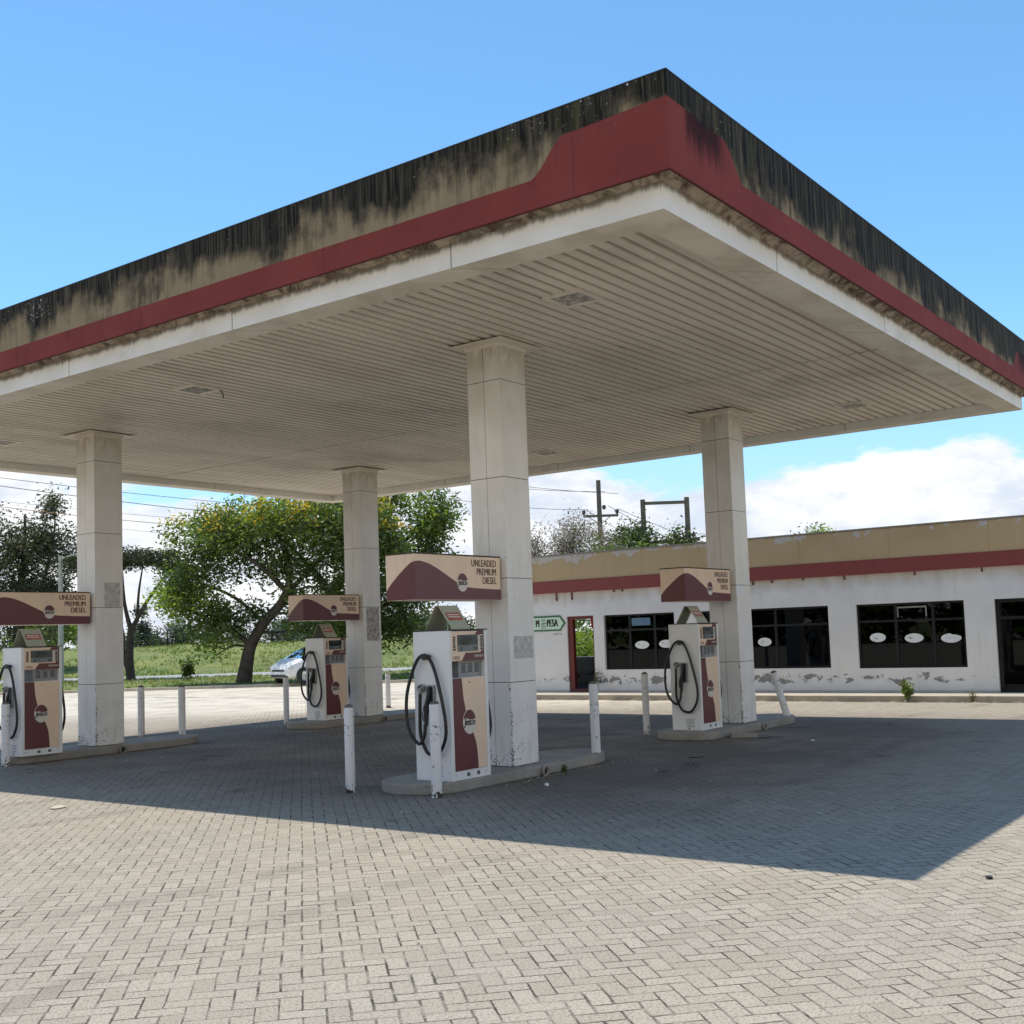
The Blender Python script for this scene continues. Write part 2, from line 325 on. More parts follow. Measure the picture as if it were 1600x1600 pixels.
M = dict(
 paver=paver_mat(), fascia=fascia_mat(), soffit=soffit_mat(), beam=beam_mat(), ledge=ledge_mat(), shopfascia=shopfascia_mat(), shopwall=shopwall_mat(),
 column=worn("column_cladding_paint", (.88, .86, .82), (.10, .085, .065), .765, 42, (.42, .35, .25), .34, low=(.1, 1.5), edge=.13),
 groove=plain("groove_dark", (.07, .055, .04), .9),
 bollard=worn("chipped_bollard_paint", (.80, .79, .77), (.045, .032, .028), .64, 30, (.40, .36, .30), .5, .6, low=(.0, .16)),
 bollard_cap=plain("bollard_cap_rust", (.16, .14, .12), .9, var=.4, scale=30),
 island=concrete_mat("island_concrete", (.27, .25, .215), (.36, .335, .29)),
 kerb=concrete_mat("kerb_concrete", (.42, .37, .29), (.52, .46, .37)),
 road=plain("faded_road", (.33, .32, .30), .9, var=.15, scale=.5),
 grass=ground_mat(),
 white=worn("dispenser_white_enamel", (.86, .86, .84), (.10, .09, .08), .86, 45, (.50, .46, .38), .25, .28),
 cream=worn("cream_decal", (.90, .68, .49), (.60, .52, .45), .84, 50, (.45, .32, .2), .3, .35),
 maroon=worn("maroon_decal", (.140, .034, .037), (.45, .33, .30), .80, 34, (.07, .02, .022), .4, .35),
 maroonframe=plain("maroon_frame_paint", (.13, .02, .018), .5),
 redband=worn("maroon_band_paint", (.27, .056, .050), (.35, .2, .17), .86, 30, (.12, .03, .025), .35, .6),
 black=plain("black_rubber", (.012, .012, .013), .42, var=.3),
 dark=plain("dark_trim", (.025, .025, .027), .4),
 screen=plain("display_glass", (.035, .042, .045), .12), lcd=plain("lcd_panel", (.16, .18, .19), .25),
 grey=plain("grey_metal", (.30, .30, .30), .45, .3), steel=plain("galvanised_steel", (.45, .46, .47), .4, .6),
 textdark=plain("black_lettering", (.02, .017, .017), .5, var=.02), textbrown=plain("brown_lettering", (.11, .045, .035), .5, var=.05),
 offwhite=plain("off_white_plastic", (.72, .66, .58), .4), sticker=plain("white_sticker", (.80, .82, .83), .5, var=.04),
 notice=worn("faded_notice", (.47, .47, .34), (.25, .26, .2), .7, 20, (.3, .3, .22), .5, .6), noticered=plain("notice_red", (.42, .12, .08), .6, var=.3, scale=20),
 poster=None, glass=glass_mat("tinted_shop_glass", (.035, .035, .038)), carglass=glass_mat("car_glass", (.05, .06, .065), ior=1.15),
 frame=plain("dark_window_frame", (.006, .006, .007), .7), interior=plain("shop_interior", (.22, .20, .17), .9), bluesign=plain("blue_window_label", (.10, .20, .32), .4),
 mgreen=plain("sign_green", (.035, .16, .065), .5), mpale=plain("sign_pale_green", (.62, .80, .62), .5, var=.05), mgrey=plain("sign_grey", (.36, .50, .38), .5),
 wood=plain("weathered_pole_timber", (.13, .12, .11), .9, var=.35, scale=12), wire=plain("power_cable", (.06, .06, .065), .6), wire2=plain("copper_cable", (.32, .14, .07), .5), insul=plain("brown_insulator", (.08, .05, .045), .3),
 bark=concrete_mat("bark", (.045, .036, .028), (.085, .07, .055)), lamp=plain("lamp_pole_paint", (.42, .45, .42), .5),
 carpaint=plain("silver_car_paint", (.72, .74, .76), .35, .0, var=.03), tyre=plain("tyre_rubber", (.02, .02, .02), .8), headl=plain("headlight_lens", (.55, .58, .6), .1, .2),
 g1=leaf_mat("leaf_mid", (.135, .205, .045), .5), g2=leaf_mat("leaf_dark", (.075, .120, .036), .45), g3=leaf_mat("leaf_bright", (.25, .34, .06), .55), yel=leaf_mat("yellow_blossom", (.80, .50, .05), .35),
 gg=leaf_mat("needle_grey_green", (.085, .108, .062), .3), gg2=leaf_mat("needle_brownish", (.095, .10, .055), .25), ac=leaf_mat("flat_crown_leaf", (.045, .058, .026), .25),
 far=leaf_mat("distant_leaf", (.060, .085, .065), .2), far2=leaf_mat("distant_leaf_light", (.12, .16, .07), .2), lil=leaf_mat("lilac_blossom", (.42, .36, .43), .3), twig=leaf_mat("dry_twig", (.20, .17, .13), .1), olive=leaf_mat("olive_leaf", (.17, .17, .06), .3),
 stone=concrete_mat("loose_stone", (.5, .44, .34), (.6, .54, .43)), tuft=leaf_mat("grass_blade", (.15, .22, .035), .4), tuft2=leaf_mat("dry_grass_blade", (.34, .30, .14), .4), redcloth=plain("red_cloth", (.35, .03, .03), .8),
)
def poster_mat():
    m, t, b = mat("torn_poster_paste"); P = t.obj()
    n = t.noise(P, 14, 6, .75, .4); c = t.mix(t.ramp(n, .44, .56), (.56, .54, .50), (.30, .28, .255)); c = t.mix(t.ramp(t.noise(P, 45, 3), .60, .66), c, (.10, .08, .06))
    t.lk(c, b.inputs['Base Color']); b.inputs['Roughness'].default_value = .9; return m
M['poster'] = poster_mat()
M['poster2'] = plain("grey_poster_paper", (.56, .55, .52), .9, var=.22, scale=14)

# ------------------------------------------------------------ mesh helpers
class MB:
    def __init__(s): s.v = []; s.f = []; s.mi = []; s.sm = []
    def add(s, verts, faces, mi=0, smooth=False):
        k = len(s.v); s.v += [tuple(q) for q in verts]
        for f in faces: s.f.append([i+k for i in f]); s.mi.append(mi); s.sm.append(smooth)
    def box(s, x0, y0, z0, x1, y1, z1, mi=0):
        if x0 > x1: x0, x1 = x1, x0
        if y0 > y1: y0, y1 = y1, y0
        if z0 > z1: z0, z1 = z1, z0
        s.add([(x0, y0, z0), (x1, y0, z0), (x1, y1, z0), (x0, y1, z0), (x0, y0, z1), (x1, y0, z1), (x1, y1, z1), (x0, y1, z1)],
              [(3, 2, 1, 0), (4, 5, 6, 7), (0, 1, 5, 4), (1, 2, 6, 5), (2, 3, 7, 6), (3, 0, 4, 7)], mi)
    def prism(s, pts, a, b, axis='z', mi=0):
        """pts: 2D outline, extruded from a to b along axis (pts order: x->(y,z), y->(x,z), z->(x,y))"""
        def P(p, h): return {'x': (h, p[0], p[1]), 'y': (p[0], h, p[1]), 'z': (p[0], p[1], h)}[axis]
        n = len(pts); vs = [P(p, a) for p in pts]+[P(p, b) for p in pts]
        fs = [list(range(n))[::-1], list(range(n, 2*n))]+[[i, (i+1) % n, n+(i+1) % n, n+i] for i in range(n)]
        s.add(vs, fs, mi)
    def tube(s, path, rad, seg=8, mi=0, caps=True, closed=False):
        pts = [Vector(p) for p in path]; n = len(pts)
        rs = rad if isinstance(rad, (list, tuple)) else [rad]*n
        ref = None; vs = []; fs = []
        for i, p in enumerate(pts):
            dd = (pts[min(i+1, n-1)]-pts[max(i-1, 0)]).normalized()
            if ref is None or abs(ref.dot(dd)) > .95: ref = Vector((0, 0, 1)) if abs(dd.z) < .9 else Vector((1, 0, 0))
            a = dd.cross(ref).normalized(); c = a.cross(dd).normalized(); ref = c
            for j in range(seg):
                th = 2*math.pi*j/seg; vs.append(p+a*math.cos(th)*rs[i]+c*math.sin(th)*rs[i])
        for i in range(n-1):
            for j in range(seg):
                q = (j+1) % seg; fs.append((i*seg+j, i*seg+q, (i+1)*seg+q, (i+1)*seg+j))
        s.add(vs, fs, mi, True)
        if caps:
            s.add(vs[:seg], [list(range(seg))], mi); s.add(vs[-seg:], [list(range(seg))[::-1]], mi)
    def lathe(s, prof, c=(0, 0, 0), seg=20, mi=0, axis='z'):
        vs = []; fs = []
        for r_, h in prof:
            for j in range(seg):
                th = 2*math.pi*j/seg; a, b_ = r_*math.cos(th), r_*math.sin(th)
                vs.append({'z': (c[0]+a, c[1]+b_, c[2]+h), 'y': (c[0]+a, c[1]+h, c[2]+b_), 'x': (c[0]+h, c[1]+a, c[2]+b_)}[axis])
        for i in range(len(prof)-1):
            for j in range(seg):
                q = (j+1) % seg; fs.append((i*seg+j, i*seg+q, (i+1)*seg+q, (i+1)*seg+j))
        s.add(vs, fs, mi, True)
    def build(s, name, mats, parent=None, bevel=0, loc=None, fixn=True):
        me = bpy.data.meshes.new(name); me.from_pydata(s.v, [], s.f); me.update()
        mats = mats if isinstance(mats, (list, tuple)) else [mats]
        for q in mats: me.materials.append(q)
        me.polygons.foreach_set('material_index', s.mi); me.polygons.foreach_set('use_smooth', s.sm)
        if fixn or bevel:
            bm = bmesh.new(); bm.from_mesh(me)
            if fixn: bmesh.ops.recalc_face_normals(bm, faces=bm.faces)
            if bevel:
                es = [e for e in bm.edges if len(e.link_faces) == 2 and e.calc_face_angle(0) > .9]
                bmesh.ops.bevel(bm, geom=es, offset=bevel, segments=2, profile=.6, affect='EDGES', clamp_overlap=True)
            bm.to_mesh(me); bm.free()
        o = bpy.data.objects.new(name, me); COL.objects.link(o)
        if parent: o.parent = parent
        if loc: o.location = loc
        return o
def empty(name, loc=(0, 0, 0), rz=0.):
    o = bpy.data.objects.new(name, None); COL.objects.link(o); o.location = loc; o.rotation_euler = (0, 0, rz); o.empty_display_size = .3; return o
def tag(o, label, cat, group=None):
    o['label'] = label; o['category'] = cat
    if group: o['group'] = group
    elif 'group' in o: del o['group']
    return o
def struct(o, kind='structure'): o['kind'] = kind; return o
def kids(o): return [c for c in bpy.data.objects if c.parent == o]
def copy_tree(o, parent=None):
    c = o.copy(); COL.objects.link(c); c.parent = parent
    for ch in kids(o): copy_tree(ch, c)
    return c
def text_into(mb, txt, origin, right, upv, size, mi=0, align='LEFT', sx=1., shear=0., bold=.006, depth=.0012):
    cu = bpy.data.curves.new("t", 'FONT'); cu.body = txt; cu.size = size; cu.align_x = align; cu.shear = shear; cu.offset = 0; cu.extrude = 0; cu.resolution_u = 3; cu.align_y = 'CENTER'
    ob = bpy.data.objects.new("t", cu); COL.objects.link(ob); dg = bpy.context.evaluated_depsgraph_get()
    me = bpy.data.meshes.new_from_object(ob.evaluated_get(dg)); bpy.data.objects.remove(ob); bpy.data.curves.remove(cu)
    o, r_, u_ = Vector(origin), Vector(right), Vector(upv)
    nn = r_.cross(u_)
    for q in ((-1, 0, 1) if bold else (0,)): mb.add([o+r_*(v.co.x*sx+q*bold*size*.9)+u_*v.co.y+nn*(.0002*(q+1)) for v in me.vertices], [list(p.vertices) for p in me.polygons], mi)
    bpy.data.meshes.remove(me)
def ell(cx, cz, rx, rz, a0=0, a1=360, n=28): return [(cx+rx*math.cos(R(a0+(a1-a0)*i/n)), cz+rz*math.sin(R(a0+(a1-a0)*i/n))) for i in range(n+(0 if a1-a0 == 360 else 1))]
def interp(pts, n=6):
    """Catmull-Rom through pts"""
    P = [Vector(p) for p in pts]; o = []
    for i in range(len(P)-1):
        p0, p1, p2, p3 = P[max(i-1, 0)], P[i], P[i+1], P[min(i+2, len(P)-1)]
        for k in range(n):
            t = k/n; o.append(.5*((2*p1)+(p2-p0)*t+(2*p0-5*p1+4*p2-p3)*t*t+(-p0+3*p1-3*p2+p3)*t**3))
    o.append(P[-1]); return o

# ------------------------------------------------------------ ground, road, bank
EN = Vector((.86, .51)).normalized(); ET = Vector((.51, -.86)).normalized()
def en(n_, t_, z_=0): return (EN.x*n_+ET.x*t_, EN.y*n_+ET.y*t_, z_)
g = MB(); g.add([(-1500, -1500, -.03), (1500, -1500, -.03), (1500, 1500, -.03), (-1500, 1500, -.03)], [(0, 1, 2, 3)]); struct(g.build('ground', M['grass']))
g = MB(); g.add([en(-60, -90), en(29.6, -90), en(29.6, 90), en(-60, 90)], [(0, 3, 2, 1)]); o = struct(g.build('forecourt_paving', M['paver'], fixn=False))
# verge: grass strip between the paving and the road, gently uneven
def grid(n0, n1, dn, t0, t1, dt, zf):
    vs = []; fs = []; a = int((n1-n0)/dn)+1; b_ = int((t1-t0)/dt)+1
    for i in range(a):
        for j in range(b_):
            nn, tt = n0+i*dn, t0+j*dt; p = en(nn, tt); vs.append((p[0], p[1], zf(nn, tt)))
    for i in range(a-1):
        for j in range(b_-1): fs.append((i*b_+j, i*b_+j+1, (i+1)*b_+j+1, (i+1)*b_+j))
    return vs, fs
def fn(x_, y_, s_, k=0): return mnoise.noise(Vector((x_*s_, y_*s_, k)))
def verge_z(n_, t_): return .035+.05*fn(n_, t_, .5)+.10*min(1, max(0, (n_-29.8)/6))*(1 if n_ < 40 else max(0, 1-(n_-40)/3))
g = MB(); vs, fs = grid(29.9, 44.4, .5, -80, 70, 1., verge_z); g.add(vs, fs, 0, True); struct(g.build('verge_ground', M['grass']))
g = MB(); g.box(0, 0, 0, 1, 1, 1); g = MB()
g.add([en(29.6, -90, 0), en(29.9, -90, 0), en(29.9, 90, 0), en(29.6, 90, 0), en(29.6, -90, .1), en(29.9, -90, .1), en(29.9, 90, .1), en(29.6, 90, .1)], [(3, 2, 1, 0), (4, 5, 6, 7), (0, 1, 5, 4), (1, 2, 6, 5), (2, 3, 7, 6), (3, 0, 4, 7)])
struct(g.build('road_kerb', M['kerb']))
g = MB(); g.add([en(44.2, -150, .04), en(50.5, -150, .04), en(50.5, 160, .04), en(44.2, 160, .04)], [(0, 3, 2, 1)]); struct(g.build('road', M['road']))
def bank_z(n_, t_):
    k = min(1, max(0, (n_-52)/20)); k = k*k*(3-2*k)
    return .02+1.62*k+.30*fn(n_, t_, .16)*min(1, max(0, (n_-51)/4))+.10*fn(n_, t_, .6, 3)*min(1, max(0, (n_-51)/2))-max(0, (n_-76))*.012
g = MB(); vs, fs = grid(50.4, 140, .8, -170, 150, 1.6, bank_z); g.add(vs, fs, 0, True); struct(g.build('grass_bank_terrain', M['grass']))
# grass tufts on verge and bank
def tufts(name, count, n0, n1, t0, t1, zf, h0, h1, mats, clump=3):
    r = random.Random(5); g = MB(); k = 0
    while k < count:
        nn, tt = r.uniform(n0, n1), r.uniform(t0, t1)
        if fn(nn, tt, .35, 9)+r.uniform(-.35, .35) < -.05: continue
        k += 1; px, py, _ = en(nn, tt); z0 = zf(nn, tt)-.02; mi = 1 if r.random() < .3+.4*fn(nn, tt, .1, 4) else 0
        for q in range(clump):
            a = r.uniform(0, 6.28); l = r.uniform(h0, h1); w_ = l*.22; dx, dy = math.cos(a), math.sin(a); ox, oy = px+r.uniform(-.1, .1), py+r.uniform(-.1, .1)
            g.add([(ox-dy*w_, oy+dx*w_, z0), (ox+dy*w_, oy-dx*w_, z0), (ox+dx*l*.5, oy+dy*l*.5, z0+l)], [(0, 1, 2)], mi)
    return struct(g.build(name, mats, fixn=False), 'stuff')
tufts('verge_grass', 7000, 30.1, 44., -32, 30, verge_z, .05, .16, [M['tuft'], M['tuft2']])
tufts('bank_grass', 16000, 50.8, 80, -60, 50, bank_z, .06, .22, [M['tuft'], M['tuft2']])
# apron in front of the shop, with its kerb face
g = MB(); g.box(13.0, -12, -.02, 18.3, 12.3, .12); struct(g.build('shop_pavement', M['kerb'], bevel=.012))

# ------------------------------------------------------------ canopy with its four columns
X0, Y0, X1, Y1 = -2.6895, -3.7142, 9.22, 12.142; D = .16; ZB, ZR, ZT, ZS = 5.0, 5.236, 6.044, 5.12
can = tag(empty('station_canopy', (0, 0, 0)), 'flat station canopy on four white columns with mould-blackened cream and maroon fascia', 'canopy')
g = MB(); T = .022
a0, b0, a1, b1 = X0-D, Y0-D, X1+D, Y1+D
g.box(a0, b0, ZR, a0+T, b1, ZT); g.box(a1-T, b0, ZR, a1, b1, ZT); g.box(a0+T, b0, ZR, a1-T, b0+T, ZT); g.box(a0+T, b1-T, ZR, a1-T, b1, ZT)
g.build('fascia', M['fascia'], can)
g = MB(); e = .004; zc = ZT+.001; T = .12
g.box(a0-e, b0-e, zc, a0+T+e, b1+e, zc+.010); g.box(a1-T-e, b0-e, zc, a1+e, b1+e, zc+.010); g.box(a0+T+e, b0-e, zc, a1-T-e, b0+T+e, zc+.010); g.box(a0+T+e, b1-T-e, zc, a1-T-e, b1+e, zc+.010)
g.build('coping', M['dark'], can)
T = .022
g = MB(); B = .34
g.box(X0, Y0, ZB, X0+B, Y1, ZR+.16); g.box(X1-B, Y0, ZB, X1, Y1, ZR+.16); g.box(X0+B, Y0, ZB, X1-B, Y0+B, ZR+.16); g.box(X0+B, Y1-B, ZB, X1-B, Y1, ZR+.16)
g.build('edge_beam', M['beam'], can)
# ledge between fascia and beam: rough, sagging plaster
g = MB(); r = random.Random(3)
def ledge(p0, p1, nin):
    L_ = (Vector(p1)-Vector(p0)).length; n_ = int(L_/.05); dr = (Vector(p1)-Vector(p0))/n_; rows = 5; vs = []; fs = []
    for i in range(n_+1):
        for j in range(rows):
            p = Vector(p0)+dr*i+Vector(nin)*(j/(rows-1)); q = .5+.5*mnoise.noise(Vector((p.x*4, p.y*4, 1)))+.35*mnoise.noise(Vector((p.x*15, p.y*15, 5)))
            z_ = ZR+.012+(.02*math.sin(j/(rows-1)*3.14))-.038*q+.05*(1-j/(rows-1)); vs.append((p.x, p.y, z_))
    for i in range(n_):
        for j in range(rows-1): fs.append((i*rows+j, i*rows+j+1, (i+1)*rows+j+1, (i+1)*rows+j))
    g.add(vs, fs, 0, True)
q = .02; gp = D-q+.003
ledge((a0+q, b0+q, 0), (a0+q, b1-q, 0), (gp, 0, 0)); ledge((a0+q, b0+q, 0), (a1-q, b0+q, 0), (0, gp, 0))
ledge((a1-q, b0+q, 0), (a1-q, b1-q, 0), (-gp, 0, 0)); ledge((a0+q, b1-q, 0), (a1-q, b1-q, 0), (0, -gp, 0))
g.build('ledge', M['ledge'], can, fixn=False)
g = MB(); g.box(a0+T, b0+T, 5.62, a1-T, b1-T, 5.74); g.build('roof_deck', M['island'], can)
# ribbed ceiling sheets running along x, lapped at four seams
g = MB(); PER = .16; y = Y0+B+.0; ycuts = []; sx = [X0+B, 1.25, 3.85, 5.52, X1-B]
for si in range(4):
    xa, xb = sx[si], sx[si+1]; dz = .004*(si % 2); jit = random.Random(si)
    yy = Y0+B; prof = []
    while yy < Y1-B-.01:
        j = jit.uniform(-.0015, .0015)
        prof += [(yy, ZS+dz+j), (yy+.094, ZS+dz+j), (yy+.102, ZS+dz+.028), (yy+.152, ZS+dz+.028)]; yy += PER
    prof.append((Y1-B, ZS+dz)); vs = []; fs = []
    for (py, pz) in prof: vs += [(xa+.004, py, pz), (xb-.004, py, pz)]
    for i in range(len(prof)-1): fs.append((2*i, 2*i+1, 2*i+3, 2*i+2))
    g.add(vs, fs, 0)
g.box(X0+B, Y0+B, ZS+.05, X1-B, Y1-B, ZS+.07)
g.build('ceiling_panel', M['soffit'], can, fixn=False)
WX, WY = .508, .4875
colpos = [(0, 0), (6.047, 0), (0, 8.146), (6.047, 8.146)]
seams = [.12, 1.09, 2.30, 3.49, 4.65, 5.10]
def column_parts(x, y, first):
    e = .007
    if first:
        g = MB(); g.box(e, e, .1, WX-e, WY-e, 5.12, 1); j = .004
        for k in range(len(seams)-1):
            z0, z1 = seams[k]+(j if k else .01), seams[k+1]-j
            for sx_, n_ in ((0, 0), (WX-e+.0005, 1)):
                g.box(sx_, 0, z0, sx_+e-.0005, WY/2-j*.8, z1); g.box(sx_, WY/2+j*.8, z0, sx_+e-.0005, WY, z1)
            for sy_ in (0, WY-e+.0005): g.box(e+.001, sy_, z0, WX-e-.001, sy_+e-.0005, z1)
        c = g.build('column', [M['column'], M['groove']], can)
        g = MB(); g.box(-.17, -.16, ZS-.028, WX+.17, WY+.16, ZS-.020); g.box(-.02, -.02, ZS-.075, WX+.02, WY+.02, ZS-.0285)
        g.build('collar', M['soffit'], c)
    else: c = copy_tree(column_parts.first, can)
    c.location = (x, y, 0)
    if first: column_parts.first = c
    return c
cols = [column_parts(x, y, i == 0) for i, (x, y) in enumerate(colpos)]
def poster(c, x0, z0, x1, z1, m, th=.0016, y=-.0002):
    r = random.Random(int(z0*1000)); n_ = 9; pts = []
    for (ax, az, bx, bz) in ((x0, z0, x1, z0), (x1, z0, x1, z1), (x1, z1, x0, z1), (x0, z1, x0, z0)):
        for i in range(n_): f = i/n_; pts.append((ax+(bx-ax)*f+r.uniform(-.006, .006), az+(bz-az)*f+r.uniform(-.006, .006)))
    g = MB(); g.prism(pts, y, y-th, 'y'); return g.build('poster_remnant', m, c)
poster(cols[2], .17, 2.31, .45, 2.70, M['poster2']); poster(cols[0], .09, 1.36, .47, 1.62, M['poster2']); poster(cols[3], .09, 1.62, .46, 2.29, M['poster']); poster(cols[1], .06, 2.13, .29, 2.29, M['sticker'])

# recessed ceiling lights
def clight(first, x, y, lab):
    if first:
        t = empty('ceiling_light', (x, y, 0)); s_ = .235
        g = MB(); z0, z1 = ZS-.016, ZS+.03
        for a, b_, c_, d_ in ((-s_, -s_, s_, -s_+.05), (-s_, s_-.05, s_, s_), (-s_, -s_+.05, -s_+.05, s_-.05), (s_-.05, -s_+.05, s_, s_-.05)): g.box(a, b_, z0, c_, d_, z1)
        g.build('frame', M['offwhite'], t)
        g = MB(); n_ = 8; st_ = (2*s_-.1)/n_
        vs = [(-s_+.05+i*st_, -s_+.05+j*st_, ZS-.005+.004*((i+j) % 2)) for i in range(n_+1) for j in range(n_+1)]
        g.add(vs, [(i*(n_+1)+j, i*(n_+1)+j+1, (i+1)*(n_+1)+j+1, (i+1)*(n_+1)+j) for i in range(n_) for j in range(n_)]); g.build('diffuser', M['poster'], t)
        clight.f = t
    else: t = copy_tree(clight.f); t.location = (x, y, 0)
    return tag(t, lab, 'ceiling light', 'square lights set into the canopy ceiling')
clight(True, -.78, -1.58, 'largest square ceiling light, in front of the nearest column under the canopy corner')
clight(False, -.79, 4.56, 'square ceiling light with a loose hanging corner between the left and middle columns')
clight(False, 7.285, -1.6, 'square ceiling light near the far right edge, right of the rightmost column')
clight(False, 7.43, 4.49, 'small far square ceiling light between the nearest column and the rightmost column')
clight(False, -.54, 9.92, 'square ceiling light cut by the left edge of the picture')
for o in [c for c in bpy.data.objects if c.name.startswith('ceiling_light') and abs(c.location.y-4.56) < .01]:
    g = MB(); g.tube([(.22, -.2, ZS-.01), (.25, -.23, ZS-.05), (.24, -.26, ZS-.13)], .008, 5); g.build('loose_cable', M['dark'], o)

# ------------------------------------------------------------ pump islands (concrete plinths)
def island_outline(x0, x1, y0, y1):
    cy, ry = (y0+y1)/2, (y1-y0)/2; pts = []; n_ = 14
    for i in range(n_+1): a = R(90+180*i/n_); pts.append((x0+.42+.42*math.cos(a)*1.0, cy+ry*math.sin(a)))
    for i in range(n_+1):
        a = R(-90+180*i/n_); c_ = math.cos(a); pts.append((x1-.75+.75*c_, cy+ry*math.sin(a)))
    return pts
labs = ['concrete pump island with rounded ends under the nearest column', 'concrete pump island under the rightmost column beside a leaning bollard',
        'concrete pump island under the left column, partly outside the picture', 'far concrete pump island under the back middle column']
isl = []
for i, (cx, cy) in enumerate(colpos):
    if i == 0:
        g = MB(); g.prism(island_outline(-1.62, 2.12, -.185, .80), 0, .12, 'z'); o = g.build('pump_island', M['island'], bevel=.022); I0 = o
        g = MB(); g.lathe([(.0, -.191), (.045, -.191), (.045, -.19), (.062, -.19), (.062, -.235), (.047, -.235), (.047, -.18)], (.33, 0, .05), 16, 0, 'y'); g.build('drain_pipe', M['island'], o)
        g = MB(); g.lathe([(.0, -.2), (.046, -.2)], (.33, 0, .05), 16, 0, 'y'); g.build('pipe_mouth', M['dark'], o)
    else: o = copy_tree(I0)
    o.location = (cx, cy, 0); isl.append(tag(o, labs[i], 'pump island', 'concrete pump islands'))

# ------------------------------------------------------------ bollards
def bollard(i, x, y, lab, h=.96, rd=.055, tilt=(0, 0)):
    g = MB(); g.lathe([(rd, -.05), (rd, h), (rd*.93, h+.012)], seg=20); o = g.build('bollard', M['bollard'])
    g = MB(); g.lathe([(rd*.93, h+.0125), (rd*.80, h+.03), (rd*.45, h+.045), (0.001, h+.05)], seg=20); g.build('cap', M['bollard_cap'], o)
    o.location = (x, y, 0); o.rotation_euler = (tilt[0], tilt[1], 0 if tilt[0] or tilt[1] else i*.7)
    tag(o, lab, 'bollard', 'chipped white steel bollards around the pumps'); return o
G = bollard
G(1, -1.571, 8.015, 'white bollard in front of the left pump at the picture edge', .88, .06)
G(2, 2.268, 10.163, 'white bollard behind the left pump island, left one of the pair right of the column', .91, .062)
G(3, 2.055, 8.70, 'white bollard at the near end of the left pump island, right one of the pair', .92, .06)
G(4, 5.325, 9.649, 'grey shaded bollard in front of the silver car, left of the far pump', .93, .056)
G(5, 5.519, 8.734, 'bollard directly in front of the far pump, overlapping its maroon panel', .92, .058)
G(6, -1.651, .974, 'tall white bollard standing free left of the nearest pump', .90, .054)
G(7, 9.823, 11.031, 'distant bollard just right of the back middle column', .80, .06)
G(8, -1.583, -.194, 'nearest chipped bollard, in front of the hose of the nearest pump', .94, .056)
G(9, 1.689, -.052, 'white bollard at the right end of the nearest pump island', .97, .058, (0, -.012))
G(10, 5.274, 1.289, 'bollard left of the right pump, in front of the shop window', .93, .054)
G(11, 5.281, .184, 'bollard overlapping the front of the right pump', .92, .055, (0, -.03))
G(12, 7.762, -.024, 'bollard leaning left at the right end of the right pump island', .86, .06, (-.20, -.15))

# ------------------------------------------------------------ logo used on signs and pumps
def logo(parent, cx, cz, yf, rx, rz, name='logo', ink=None):
    """round badge: maroon cap above, cream disc below, slanted word across; on a face looking to -y at depth yf"""
    g = MB(); g.prism(ell(cx, cz, rx*1.07, rz*1.07), yf, yf-.0015, 'y', 0)
    cap = ell(cx, cz, rx, rz, 14, 166, 20); cap += [(cx-rx*.5, cz+rz*.30), (cx, cz+rz*.17), (cx+rx*.5, cz+rz*.12)]
    g.prism(cap, yf-.0018, yf-.0030, 'y', 1)
    text_into(g, 'Jetco', (cx, yf-.0036, cz-rz*.06), (1, 0, 0), (0, 0, 1), rz*.86, 2, 'CENTER', rx/rz*.98, .25, .04)
    return g.build(name, [M['offwhite'], M['maroon'], M['textdark']], parent, fixn=False)

# ------------------------------------------------------------ fuel name boxes fixed to the columns
SL, SD, SZ0, SZ1 = 1.50, .41, 2.045, 2.535
def sign_box(i, x, y, lab):
    if i == 0:
        t = empty('price_sign_box')
        g = MB(); g.box(-SL, 0, SZ0, 0, SD, SZ1); g.build('housing', M['cream'], t, bevel=.004)
        g = MB(); g.box(-SL-.008, -.008, SZ1+.0005, .004, SD+.008, SZ1+.014); g.build('lid', M['groove'], t)
        H_ = SZ1-SZ0; f = lambda u, v: (-SL+u*SL, SZ0+v*H_)
        crv = [(0, .83), (.05, .845), (.10, .83), (.17, .78), (.25, .69), (.33, .585), (.42, .46), (.50, .36), (.57, .30), (.66, .275), (.80, .26), (.998, .245)]
        cp = [(p.x, p.y) for p in interp([(a, b_, 0) for a, b_ in crv], 4)]
        g = MB(); g.prism([f(.0, .006), f(.998, .006)]+[f(a, b_) for a, b_ in cp[::-1]], -.0005, -.002, 'y')
        sc = interp([(0, .83, 0), (.15, .79, 0), (.35, .68, 0), (.6, .52, 0), (.85, .34, 0), (.998, .20, 0)], 4)
        g.prism([(SD*.998, SZ0+.006*H_), (-.001, SZ0+.006*H_)]+[(SD*p.x, SZ0+p.y*H_) for p in sc], -SL-.0005, -SL-.002, 'x')
        g.build('wave_panel', M['maroon'], t)
        logo(t, -SL*.468, SZ0+.40*H_, -.0022, .088, .088*1.12)
        g = MB()
        for k, w_ in enumerate(('UNLEADED', 'PREMIUM', 'DIESEL')): text_into(g, w_, (-.075, -.0015, SZ0+H_*(.84-.20*k)), (1, 0, 0), (0, 0, 1), .112, 0, 'RIGHT', .80, 0, .03)
        g.build('lettering', M['textbrown'], t, fixn=False)
        g = MB(); g.box(.0, .05, SZ0+.05, .03, SD-.06, SZ1-.06); g.build('bracket', M['groove'], t)
        sign_box.f = t
    else: t = copy_tree(sign_box.f)
    t.location = (x, y, 0); return tag(t, lab, 'sign', 'fuel name boxes fixed to the canopy columns')
sign_box(0, -.045, .06, 'pale cream and maroon fuel name box on the nearest column, largest of the four')
sign_box(1, 6.047-.09, .06, 'cream and maroon fuel name box on the rightmost column, in front of the shop')
